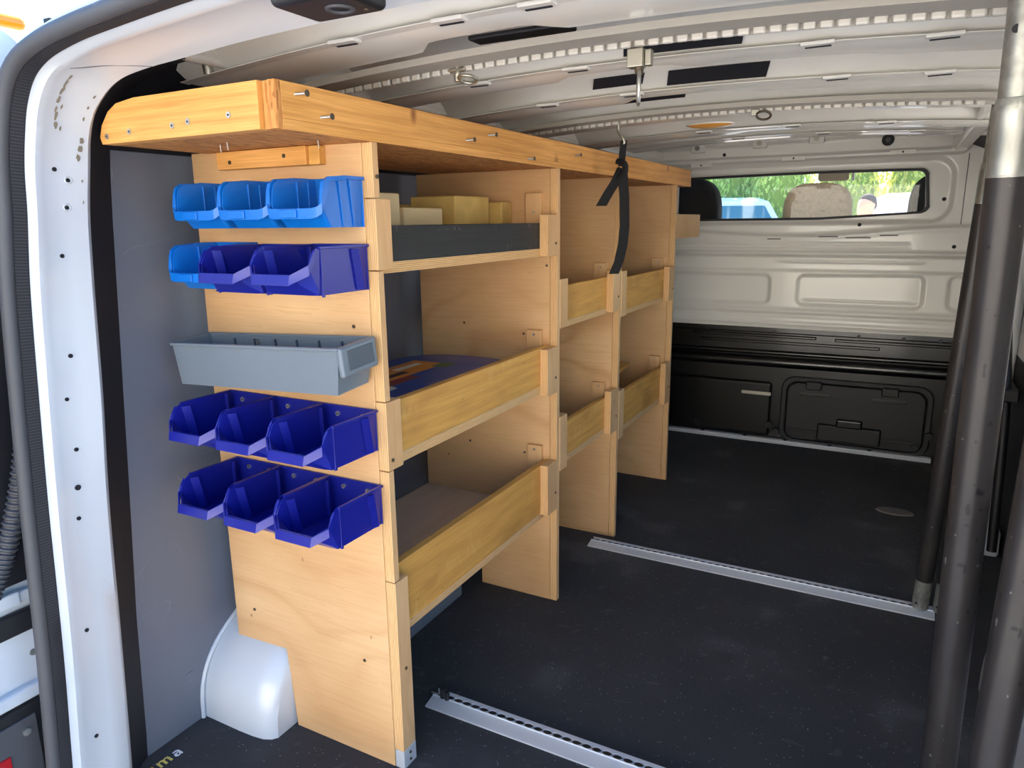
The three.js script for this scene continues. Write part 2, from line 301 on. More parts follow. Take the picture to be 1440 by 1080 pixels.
// ceiling: skin, bows, side rails, dark gap slab
const roofG = structGroup('ceiling');
{
  const xs = []; for (let i = 0; i <= 24; i++) xs.push(lerp(XL - 0.03, XR + 0.03, i / 24));
  part(roofG, 'roof_skin', sheet([[...xs].map((x) => [x, SKIN - 0.03 + crown(x), 0.20]), [...xs].map((x) => [x, SKIN + 0.01 + crown(x), ZB - 1.5])], 0.004), M.roof);
  part(roofG, 'outer_roof', sheet([[...xs].map((x) => [x, SKIN + 0.012 + crown(x) * 1.6, 0.14]), [...xs].map((x) => [x, SKIN + 0.045 + crown(x), ZB - 1.6])], 0.01), M.white);
  function bow(z0, d, y, wav, pads, holes = [], name = 'roof_bow') {
    const n = 70, a = -0.38, b = 1.05, rows = [[], [], [], [], [], []];
    for (let i = 0; i <= n; i++) {
      const x = lerp(a, b, i / n), c = crown(x), dep = d * wav(x);
      rows[0].push([x, SKIN - 0.004 + c, z0 + 0.12]); rows[1].push([x, y + 0.008 + c, z0 + 0.004]); rows[2].push([x, y + c, z0 - 0.012]);
      rows[3].push([x, y + c, z0 - dep + 0.01]); rows[4].push([x, y + 0.012 + c, z0 - dep]); rows[5].push([x, SKIN + 0.004 + c, z0 - dep - 0.012]);
    }
    const bw = part(roofG, name, sheet(rows, 0.002), M.roof);
    const lip = []; for (let i = 0; i <= n; i++) { const x = lerp(a, b, i / n); lip.push([[x, y + crown(x) - 0.001, z0 + 0.014]]); }
    part(bw, 'lip', sheet([lip.map((p) => p[0]), lip.map(([p]) => [p[0], p[1] - 0.001, z0 - 0.004])], 0.0015), M.roof);
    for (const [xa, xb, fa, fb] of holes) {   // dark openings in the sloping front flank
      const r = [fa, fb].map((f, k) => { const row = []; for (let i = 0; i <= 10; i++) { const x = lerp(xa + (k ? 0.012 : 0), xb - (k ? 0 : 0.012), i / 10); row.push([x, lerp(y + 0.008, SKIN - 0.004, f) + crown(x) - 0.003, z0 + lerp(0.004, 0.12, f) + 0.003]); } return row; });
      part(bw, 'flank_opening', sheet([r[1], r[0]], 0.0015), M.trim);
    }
    for (const x of pads) {
      part(bw, 'slot_pad', at(rb(-0.026, 0.026, -0.003, 0.003, -0.011, 0.011, 0.002), x, y + crown(x) - 0.002, z0 + 0.008), M.roof);
      part(bw, 'slot', at(rb(-0.02, 0.02, -0.0012, 0.0012, -0.0028, 0.0028, 0.001), x, y + crown(x) - 0.0053, z0 + 0.002), M.trim);
    }
    return bw;
  }
  const dip = (x, c, w) => sm(c - w - 0.06, c - w, x) * (1 - sm(c + w, c + w + 0.06, x));
  bow(0.04, 0.14, 1.362, (x) => 1 - 0.35 * dip(x, 0.18, 0.08), [-0.003, 0.19, 0.328, 0.62, 0.82]);
  bow(-0.355, 0.11, 1.36, (x) => 1 - 0.4 * dip(x, 0.27, 0.09) + 0.25 * dip(x, 0.85, 0.1), [0.001, 0.217, 0.637, 0.814], [[0.31, 0.53, 0.03, 0.34]]);
  bow(-0.665, 0.13, 1.358, (x) => 1 - 0.4 * dip(x, 0.32, 0.11) + 0.25 * dip(x, 0.85, 0.08), [0.01, 0.22, 0.643, 0.82], [[0.30, 0.52, 0.03, 0.30], [0.13, 0.26, 0.12, 0.32]]);
  bow(-0.955, 0.24, 1.360, (x) => 1 - 0.35 * dip(x, 0.5, 0.12), [], [[0.10, 0.28, 0.2, 0.42]]);
  bow(-1.52, 0.16, 1.365, (x) => 1 - 0.3 * dip(x, 0.45, 0.15), [0.177, 0.451, 0.715]);
  bow(-1.98, 0.16, 1.385, (x) => 1, [0.2, 0.5, 0.8]);
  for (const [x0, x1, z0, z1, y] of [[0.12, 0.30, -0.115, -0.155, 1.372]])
    part(roofG, 'dark_gap_slab', rb(x0, x1, y, y + 0.008, z0, z1, 0.003), M.plastic);  // black slab standing in for the unlit gap between bow and rail
  // lengthwise side rails
  for (const [x, s] of [[-0.30, 1], [mirror(-0.30), -1]]) {
    part(roofG, 'side_rail', rb(x - 0.03, x + 0.03, 1.352, 1.40, ZB, 0.18, 0.008, 2), M.roof);
    part(roofG, 'rail_tube', cyl([x + s * 0.02, 1.352, 0.16], [x + s * 0.02, 1.352, ZB], 0.009), M.roof);
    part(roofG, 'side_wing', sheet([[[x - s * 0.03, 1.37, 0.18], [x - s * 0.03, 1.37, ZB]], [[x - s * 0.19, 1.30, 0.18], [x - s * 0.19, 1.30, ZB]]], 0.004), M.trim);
  }
  part(roofG, 'rail_bolt', cyl([-0.31, 1.352, 0.05], [-0.31, 1.335, 0.05], 0.010, 0.008, 12), M.zinc);
}

// rear opening: white reveal, rubber seal, header
{
  const I = [[-0.462, -0.123, 0.292], [-0.454, 0.042, 0.285], [-0.446, 0.318, 0.272], [-0.438, 0.601, 0.26], [-0.425, 0.786, 0.252], [-0.421, 0.983, 0.242], [-0.415, 1.1, 0.236], [-0.405, 1.168, 0.232], [-0.394, 1.22, 0.23], [-0.376, 1.255, 0.228], [-0.341, 1.284, 0.226], [-0.303, 1.301, 0.225], [-0.243, 1.311, 0.223], [-0.17, 1.317, 0.22], [-0.043, 1.325, 0.22], [0.14, 1.331, 0.22], [CX, 1.333, 0.22]];
  const O = [[-0.461, -0.12, 0.388], [-0.459, 0.06, 0.38], [-0.447, 0.345, 0.365], [-0.449, 0.62, 0.348], [-0.444, 0.80, 0.338], [-0.433, 0.99, 0.329], [-0.422, 1.1, 0.322], [-0.414, 1.168, 0.32], [-0.401, 1.22, 0.318], [-0.387, 1.259, 0.316], [-0.362, 1.293, 0.314], [-0.329, 1.313, 0.312], [-0.259, 1.329, 0.311], [-0.137, 1.341, 0.31], [-0.007, 1.35, 0.31], [0.159, 1.358, 0.31], [CX, 1.36, 0.31]];
  const full = (L) => { const c = new THREE.CatmullRomCurve3([...L, ...L.slice(0, -1).reverse().map(([x, y, z]) => [mirror(x), y, z])].map((p) => V(...p)), false, 'centripetal'); return c; };
  // both curves sampled at the same knots so that rows stay matched
  const N = 2 * I.length - 2, K = 8, ci = full(I), co = full(O), a = [], b = [];
  for (let i = 0; i <= N * K; i++) { a.push(ci.getPoint(i / (N * K))); b.push(co.getPoint(i / (N * K))); }
  const out = (p, q, k) => p.clone().add(V(CX, 0.75, 0).sub(V(p.x, p.y, 0)).normalize().multiplyScalar(-k)).add(V(0, 0, q));
  const rows = [a.map((p) => out(p, -0.012, 0.014)), a.map((p) => out(p, -0.004, 0.003)), a, a.map((p, i) => p.clone().lerp(b[i], 0.3)), a.map((p, i) => p.clone().lerp(b[i], 0.72)), a.map((p, i) => p.clone().lerp(b[i], 0.8).add(V(0, 0, 0)).lerp(V(CX, 0.75, p.z), 0.004)), a.map((p, i) => p.clone().lerp(b[i], 0.92).lerp(V(CX, 0.75, p.z), 0.006)), b, b.map((p) => out(p, 0.012, 0.004)), b.map((p) => out(p, 0.014, 0.02))];
  const g = structGroup('trim_3');
  part(g, 'reveal', sheet(rows, 0.002), M.white);
  const nz = (p, k, q) => out(p, q, k);
  part(g, 'seal_carrier', sheet([b.map((p) => nz(p, 0.003, 0.004)), b.map((p) => nz(p, 0.001, 0.007)), b.map((p) => nz(p, 0.003, 0.022)), b.map((p) => nz(p, 0.014, 0.024))], 0.003), M.rubber);
  const tb = b.filter((_, i) => i % 4 === 0).map((p) => nz(p, 0.0125, 0.031));
  part(g, 'seal_bulb', tube(tb.map((p) => p.toArray()), 0.0115, 240, 12), M.seal);
  part(g, 'outer_gutter', sheet([b.map((p) => nz(p, 0.018, 0.012)), b.map((p) => nz(p, 0.028, 0.018)), b.map((p) => nz(p, 0.042, 0.014)), b.map((p) => nz(p, 0.05, -0.01)), b.map((p) => nz(p, 0.075, -0.10))], 0.003), M.white);
  // holes along the pillar reveal
  for (const [y, r, t] of [[1.171, 0.0034, 0.58], [1.155, 0.003, 0.35], [1.108, 0.003, 0.38], [1.03, 0.0034, 0.5], [0.87, 0.0036, 0.48], [0.79, 0.0032, 0.6], [0.705, 0.0036, 0.5], [0.56, 0.0036, 0.55], [0.345, 0.0036, 0.6], [0.13, 0.0036, 0.58], [0.635, 0.005, 0.52]]) {
    let k = 0; for (let i = 0; i < a.length / 2; i++) if (Math.abs(a[i].y - y) < Math.abs(a[k].y - y)) k = i;
    const p = a[k].clone().lerp(b[k], t);
    part(g, 'hole', at(new THREE.CylinderGeometry(r, r, 0.003, 18), p.x + 0.0022, p.y, p.z, 0, 0, Math.PI / 2), M.trim);
    if (r === 0.003) part(g, 'weld_nut', at(new THREE.TorusGeometry(0.0052, 0.0012, 8, 20), p.x + 0.0030, p.y, p.z, Math.PI / 2), M.white);
  }
  // bare worn patches on the painted corner
  const chip = std({ color: 0x7a7264, roughness: 0.8 });
  for (const [i, t, w, h] of [[70, 0.60, 0.009, 0.003], [72, 0.62, 0.006, 0.002], [75, 0.62, 0.010, 0.003], [78, 0.62, 0.012, 0.0028], [81, 0.62, 0.011, 0.0024], [84, 0.62, 0.007, 0.002], [73, 0.54, 0.006, 0.0015], [67, 0.58, 0.008, 0.0035], [66, 0.50, 0.005, 0.002], [63, 0.12, 0.006, 0.004], [61, 0.14, 0.007, 0.004], [59, 0.17, 0.007, 0.004], [70, 0.14, 0.005, 0.002], [74, 0.13, 0.004, 0.002], [78, 0.12, 0.004, 0.002], [54, 0.10, 0.003, 0.0015], [50, 0.08, 0.004, 0.0012]]) {
    const p = a[i].clone().lerp(b[i], t), tan = a[i + 1].clone().sub(a[i - 1]).normalize(), side = b[i].clone().sub(a[i]).normalize(), n = side.clone().cross(tan).normalize(); if (n.dot(V(CX - p.x, 0.75 - p.y, 0)) < 0) n.negate();
    const pts = []; for (let k = 0; k < 11; k++) { const r = rr(0.55, 1), th = k / 11 * 6.283; pts.push([Math.cos(th) * w * r, Math.sin(th) * h * r]); }
    const m = new THREE.Matrix4().makeBasis(tan, n.clone().cross(tan), n), e = extr(pts, 0.0004); e.applyMatrix4(m); e.translate(p.x + n.x * 0.0028, p.y + n.y * 0.0028, p.z + n.z * 0.0028);
    part(g, 'worn_patch', e, chip);
  }
  // joint line on the corner
  const j = 86; part(g, 'panel_joint', tube([out(b[j], 0, -0.001).toArray(), a[j + 2].clone().lerp(b[j + 2], 0.7).add(V(0, -0.0012, 0)).toArray(), a[j + 7].clone().lerp(b[j + 7], 0.35).add(V(0, -0.0012, 0)).toArray(), a[j + 12].clone().add(V(0, -0.0012, 0)).toArray()], 0.0012, 30, 6), M.seal);
  // header closing panel above the opening and corner closings
  part(g, 'corner_post', rb(XL - 0.06, XL - 0.012, -0.45, 1.28, 0.14, 0.25, 0.01), M.white);
  part(g, 'corner_post', rb(mirror(XL - 0.012), mirror(XL - 0.06), -0.45, 1.28, 0.14, 0.25, 0.01), M.white);
}

// bulkhead with window
{
  const g = structGroup('wall_front');
  const xl = XL - 0.02, xr = XR + 0.02;
  const arcw = (x) => 1.0 + 0; // window outline: bottom dips in the middle
  const win = []; { const x0 = -0.2, x1 = 0.872, n = 24;
    for (let i = 0; i <= n; i++) { const x = lerp(x0 + 0.03, x1 - 0.03, i / n); win.push([x, 1.084 + 0.022 * Math.max(0, (x - 0.45) / 0.42) - 0.006]); }
    for (let i = 1; i < 6; i++) { const t = -Math.PI / 2 + i / 6 * Math.PI / 2; win.push([x1 - 0.03 + 0.03 * Math.cos(t), 1.13 + 0.03 * Math.sin(t)]); }
    for (let i = 0; i <= 6; i++) { const t = i / 6 * Math.PI / 2; win.push([x1 - 0.045 + 0.03 * Math.cos(t), 1.24 + 0.03 * Math.sin(t)]); }
    win.push([0.45, 1.274], [x0 + 0.03, 1.266], [x0, 1.24], [x0, 1.11]); }
  const inPoly = (x, y) => { let r = false; for (let i = 0, j = win.length - 1; i < win.length; j = i++) { const [xi, yi] = win[i], [xj, yj] = win[j]; if ((yi > y) !== (yj > y) && x < (xj - xi) * (y - yi) / (yj - yi) + xi) r = !r; } return r; };
  const rbox = (x, y, x0, y0, x1, y1, r, e) => { const qx = Math.abs(x - (x0 + x1) / 2) - (x1 - x0) / 2 + r, qy = Math.abs(y - (y0 + y1) / 2) - (y1 - y0) / 2 + r, d = Math.hypot(Math.max(qx, 0), Math.max(qy, 0)) + Math.min(Math.max(qx, qy), 0) - r; return 1 - sm(-e, e, d); };
  const bump = (y, c, w) => Math.exp(-(((y - c) / w) ** 2));
  const relief = (x, y) => {
    const yv = x < 0.36 ? lerp(1.030, 0.992, sm(-0.45, 0.36, x)) : lerp(0.992, 1.030, sm(0.36, 1.0, x));
    let h = 0.022 * (rbox(x, y, -0.40, 1.332, 1.0, 1.452, 0.03, 0.006) - rbox(x, y, -0.31, 1.354, 0.945, 1.405 + 0.012 * sm(-0.3, 0.9, x), 0.02, 0.007));
    h -= 0.014 * rbox(x, y, -0.36, 1.058, 0.957, 1.316, 0.075, 0.012);
    h += 0.012 * (1 - sm(yv - 0.012, yv + 0.012, y)) + 0.010 * bump(y, yv + 0.004, 0.010);
    h -= 0.006 * (bump(y, 0.966, 0.004) + bump(y, 0.951, 0.004)) * (1 - sm(0.80, 0.84, x));
    h += 0.014 * bump(y, 0.922, 0.010) - 0.012 * (1 - sm(0.902, 0.918, y));
    h += 0.006 * bump(y, 0.886, 0.005) * sm(0.27, 0.32, x) * (1 - sm(0.86, 0.90, x));
    h += 0.010 * (1 - sm(0.836, 0.852, y));
    for (const [x0, x1] of [[-0.42, 0.262], [0.385, 0.892], [0.985, 1.4]]) h -= 0.012 * rbox(x, y, x0, 0.688, x1, 0.822 + 0.01 * sm(0.3, 0.9, x), 0.03, 0.010);
    h += 0.004 * bump(y, 0.712, 0.004) * sm(0.40, 0.43, x) * (1 - sm(0.85, 0.88, x));
    h += 0.013 * bump(y, 0.655, 0.012) + 0.010 * (1 - sm(0.62, 0.64, y)) + 0.008 * bump(y, 0.598, 0.010);
    return h;
  };
  {
    const nx = 360, ny = 220, pos = [], uv = [], idx = [], x0 = xl, x1 = xr, y0 = 0.575, y1 = 1.47;
    for (let j = 0; j <= ny; j++) for (let i = 0; i <= nx; i++) { const x = lerp(x0, x1, i / nx), y = lerp(y0, y1, j / ny); pos.push(x, y, ZB + relief(x, y)); uv.push(x, y); }
    for (let j = 0; j < ny; j++) for (let i = 0; i < nx; i++) { if (inPoly(lerp(x0, x1, (i + 0.5) / nx), lerp(y0, y1, (j + 0.5) / ny))) continue; const a = j * (nx + 1) + i; idx.push(a, a + 1, a + nx + 2, a, a + nx + 2, a + nx + 1); }
    const g2 = new THREE.BufferGeometry(); g2.setAttribute('position', new THREE.Float32BufferAttribute(pos, 3)); g2.setAttribute('uv', new THREE.Float32BufferAttribute(uv, 2)); g2.setIndex(idx); g2.computeVertexNormals();
    part(g, 'bulkhead_panel', g2, M.roof);
    const back = extr([[xl, 0.575], [xr, 0.575], [xr, 1.46], [xl, 1.46]], 0.02, 0, [win]); back.translate(0, 0, ZB - 0.05); part(g, 'back_panel', back, M.roof);
  }
  for (const [x, y] of [[-0.1, 1.405], [0.18, 1.412], [0.42, 1.418], [0.80, 1.425]]) { const b = part(g, 'bracket', at(rb(-0.032, 0.032, -0.02, 0.02, 0, 0.03, 0.006), x, y, ZB), M.roof); part(b, 'bolt', at(new THREE.CylinderGeometry(0.011, 0.011, 0.008, 16), x, y, ZB + 0.033, 0, Math.PI / 2), M.zinc); }
  for (const [x, y] of [[0.33, 1.340], [0.76, 1.345], [-0.08, 1.328]]) { const b = part(g, 'clip_plate', at(rb(-0.05, 0.05, -0.010, 0.010, 0, 0.006, 0.003), x, y, ZB + 0.019), M.roof); part(b, 'hole', at(new THREE.CylinderGeometry(0.004, 0.004, 0.002, 12), x, y, ZB + 0.025, 0, Math.PI / 2), M.trim); }
  for (const [x, y] of [[0.62, 1.048], [0.985, 0.955], [0.93, 1.15], [0.02, 1.372]]) part(g, 'hole', at(new THREE.CylinderGeometry(0.008, 0.008, 0.003, 14), x, y, ZB + relief(x, y) + 0.0012, 0, Math.PI / 2), M.trim);
  part(g, 'joint_seam', rb(0.998, 1.001, 0.93, 1.33, ZB, ZB + 0.003), M.seal);
  for (const [x, y, w] of [[0.62, 0.99, 0.05], [0.50, 0.995, 0.04], [0.74, 1.0, 0.035], [0.27, 0.985, 0.03]]) part(g, 'paint_chip', rb(x - w, x + w, y, y + 0.004, ZB + 0.020, ZB + 0.0245, 0.001), M.seal);
  // black lower bulkhead, set back under the seat
  const zl = ZB - 0.05;
  part(g, 'lower_panel', rb(xl, xr, -0.02, 0.575, zl - 0.02, zl), M.lowBlack);
  part(g, 'edge_flange', rb(xl, xr, 0.545, 0.578, zl, ZB, 0.006), M.lowBlack);
  for (const [x0, x1, y, z] of [[-0.1, 0.48, 0.525, 0.012], [0.56, 1.12, 0.522, 0.012], [-0.06, 0.75, 0.494, 0.010]]) part(g, 'lower_bead', rb(x0, x1, y - 0.007, y + 0.007, zl, zl + z, 0.005, 2), M.lowBlack);
  part(g, 'cross_tube', cyl([xl, 0.398, zl + 0.02], [xr, 0.406, zl + 0.02], 0.026, 0.026, 24), M.lowBlack);
  part(g, 'cross_tube', cyl([xl, 0.44, zl + 0.005], [xr, 0.448, zl + 0.005], 0.012, 0.012, 16), M.lowBlack);
  part(g, 'side_box', rb(-0.2, 0.30, 0.03, 0.30, zl, zl + 0.03, 0.02, 2), M.lowBlack);
  part(g, 'box_slot', rb(0.16, 0.30, 0.235, 0.252, zl + 0.03, zl + 0.034, 0.003), M.zinc);
  const h = part(g, 'hatch_frame', (() => { const e = extr(rrect(0.345, 0.012, 0.985, 0.338, 0.06), 0.02, 0.005, [rrect(0.37, 0.03, 0.96, 0.315, 0.05)]); e.translate(0, 0, zl); return e; })(), M.plastic);
  part(g, 'hatch_cover', (() => { const e = extr(rrect(0.372, 0.032, 0.958, 0.312, 0.05), 0.022, 0.006); e.translate(0, 0, zl); return e; })(), M.plastic);
  for (const x of [0.49, 0.81]) part(g, 'hatch_hinge', rb(x - 0.035, x + 0.035, 0.285, 0.325, zl + 0.02, zl + 0.05, 0.006, 2), M.plastic);
  for (const x of [0.50, 0.81]) part(g, 'hatch_groove', rb(x - 0.07, x + 0.07, 0.252, 0.268, zl + 0.026, zl + 0.031, 0.003), M.lowBlack);
  part(g, 'hatch_step', rb(0.52, 0.79, 0.045, 0.125, zl + 0.022, zl + 0.05, 0.008, 2), M.plastic);
  part(g, 'hatch_handle', rb(0.60, 0.71, 0.118, 0.158, zl + 0.028, zl + 0.056, 0.008, 2), M.lowBlack);
  part(g, 'hatch_rib', rb(0.39, 0.52, 0.07, 0.085, zl + 0.026, zl + 0.034, 0.003), M.plastic); part(g, 'hatch_rib', rb(0.79, 0.94, 0.07, 0.085, zl + 0.026, zl + 0.034, 0.003), M.plastic);
  for (const [x, y] of [[0.335, 0.06], [0.93, 0.06], [0.30, 0.09], [0.98, 0.12], [-0.05, 0.06]]) part(g, 'fixing', at(new THREE.CylinderGeometry(0.016, 0.018, 0.012, 16), x, y, zl + 0.036, 0, Math.PI / 2), M.plastic);
  for (let i = 0; i < 5; i++) part(g, 'bolt', at(new THREE.CylinderGeometry(0.008, 0.008, 0.006, 12), [-0.02, 0.3, 0.66, 0.84, 0.98][i], 0.553, ZB + 0.002, 0, Math.PI / 2), M.plastic);
  // window
  const w = structGroup('window_1');
  const gasket = extr(win.map(([x, y]) => [lerp(0.35, x, 1.016), lerp(1.175, y, 1.075)]), 0.022, 0.003, [win.map(([x, y]) => [lerp(0.35, x, 0.992), lerp(1.175, y, 0.965)])]); gasket.translate(0, 0, ZB - 0.003);
  part(w, 'gasket', gasket, M.plastic);
  const pane = new THREE.ShapeGeometry(new THREE.Shape(win.map((p) => new THREE.Vector2(...p)))); pane.translate(0, 0, ZB - 0.012);
  part(w, 'pane', pane, M.glass);
}
// white sill at the bulkhead's foot
{
  const t = thing('sill_strip', 'white metal strip with black screws across the floor at the foot of the bulkhead', 'strip', [0, 0, ZB]);
  part(t, 'strip', rb(-0.42, 1.0, 0, 0.022, -0.035, 0.0, 0.004, 2), M.white);
  for (const x of [-0.02, 0.19, 0.38, 0.58, 0.75]) part(t, 'screw', at(new THREE.CylinderGeometry(0.009, 0.009, 0.006, 14), x, 0.023, -0.012), M.plastic);
}
// cab shell beyond the window
{
  const g = structGroup('wall_cab');
  part(g, 'cab_floor', rb(XL, XR, -0.1, -0.06, -4.0, ZB - 0.4), M.trim);
  part(g, 'dashboard', rb(XL, XR, 0.5, 0.72, -4.0, -3.6, 0.05, 3), M.plastic);
  part(g, 'windscreen_header', rb(XL, XR, 1.40, 1.46, -4.1, -3.4, 0.02), M.plastic);
  const w = structGroup('window_2');
  const p = new THREE.PlaneGeometry(1.66, 1.02); p.rotateX(-0.72 + 0.0); p.translate(CX, 1.06, -4.28); part(w, 'pane', p, M.glass);
}

// ---------- lashing rails ----------
function rail(name, label, x0, x1, z, y, down) {
  const t = thing(name, label, 'rail', [0, y, z], down ? 'airline rails across the roof' : 'airline rails across the floor');
  const L = x1 - x0, pitch = 0.0225, n = Math.floor((L - 0.03) / pitch), w = down ? 0.05 : 0.05;
  const bend = (g) => { if (down) { const P = g.attributes.position; for (let i = 0; i < P.count; i++) P.setY(i, -P.getY(i) + crown(P.getX(i))); const ix = g.index; if (ix) { for (let i = 0; i < ix.count; i += 3) { const a = ix.getX(i); ix.setX(i, ix.getX(i + 1)); ix.setX(i + 1, a); } } else { for (let i = 0; i < P.count; i += 3) for (const k of ['position', 'normal', 'uv']) { const A = g.attributes[k], s = A.itemSize; for (let c = 0; c < s; c++) { const q = A.array[i * s + c]; A.array[i * s + c] = A.array[(i + 1) * s + c]; A.array[(i + 1) * s + c] = q; } } } g.computeVertexNormals(); } return g; };
  const strip = (za, zb, ya, yb) => { const rows = [[], [], [], []]; const k = 40; for (let i = 0; i <= k; i++) { const x = lerp(x0, x1, i / k); rows[0].push([x, 0, za]); rows[1].push([x, ya, za]); rows[2].push([x, yb, zb]); rows[3].push([x, 0, zb]); } return sheet(rows, -0.001); };
  part(t, 'flange', bend(down ? strip(0.058, -0.002, 0.0115, 0.010) : strip(0.028, -0.004, 0.004, 0.011)), down ? M.railPaint : M.alu);
  // far lip with half-round notches
  const lip = (zin, zout, s) => { const pts = []; pts.push([x0, zout]); for (let i = 0; i < n; i++) { const c = x0 + 0.02 + i * pitch; pts.push([c - 0.0105, zin]); for (let k = 1; k < 6; k++) { const th = Math.PI * k / 6; pts.push([c - 0.0095 * Math.cos(th), zin + s * 0.0058 * Math.sin(th)]); } pts.push([c + 0.0105, zin]); } pts.push([x1, zin]); for (let k = 0; k <= 40; k++) pts.push([lerp(x1, x0, k / 40), zout]); pts.pop(); return pts; };
  const flat = (g, y = 0.014) => { const q = g.clone(); q.translate(0, y, 0); return q; };
  if (down) {   // hanging scalloped edge: round teeth with dark gaps between
    const teeth = []; for (let i = 0; i < n; i++) { const c = x0 + 0.02 + i * pitch; teeth.push(rb(c - 0.009, c + 0.009, 0.0, 0.0185, -0.0125, -0.0045, 0.0062, 3)); }
    part(t, 'notched_lip', bend(merge(teeth)), M.toothAlu);
    const wall = []; for (let k = 0; k < 30; k++) wall.push(rb(lerp(x0, x1, k / 30), lerp(x0, x1, (k + 1) / 30), 0.002, 0.0165, -0.017, -0.013, 0.0005)); part(t, 'lip_wall', bend(merge(wall)), M.railPaint);
  } else {
    const A = extr(lip(-0.0135, -0.026, -1), 0.004), B = extr(lip(-0.0095, -0.003, 1), 0.004); A.rotateX(Math.PI / 2); B.rotateX(Math.PI / 2);
    part(t, 'notched_lip', flat(A), M.alu); part(t, 'notched_lip', flat(B), M.alu);
  }
  part(t, 'channel', bend(down ? merge(Array.from({ length: 30 }, (_, k) => rb(lerp(x0, x1, k / 30), lerp(x0, x1, (k + 1) / 30), 0.0005, 0.004, -0.024, -0.004, 0.0005))) : rb(x0, x1, 0.0005, 0.004, -0.024, -0.004, 0.001)), down ? M.railPaint : M.screwDark);
  return t;
}
rail('floor_rail', 'silver airline rail on the floor nearest the rear doors, by the first upright', -0.072, 0.96, -0.205, 0, false);
rail('floor_rail', 'silver airline rail across the middle of the floor with poles standing on it', -0.055, 0.966, -1.138, 0, false);
rail('roof_rail', 'scalloped rail across the roof holding a ring and a hook, nearer the doors', -0.30, 0.95, -0.172, 1.362, true);
rail('roof_rail', 'scalloped rail across the roof over the middle, near the dome light', -0.30, 0.95, -0.99, 1.360, true);

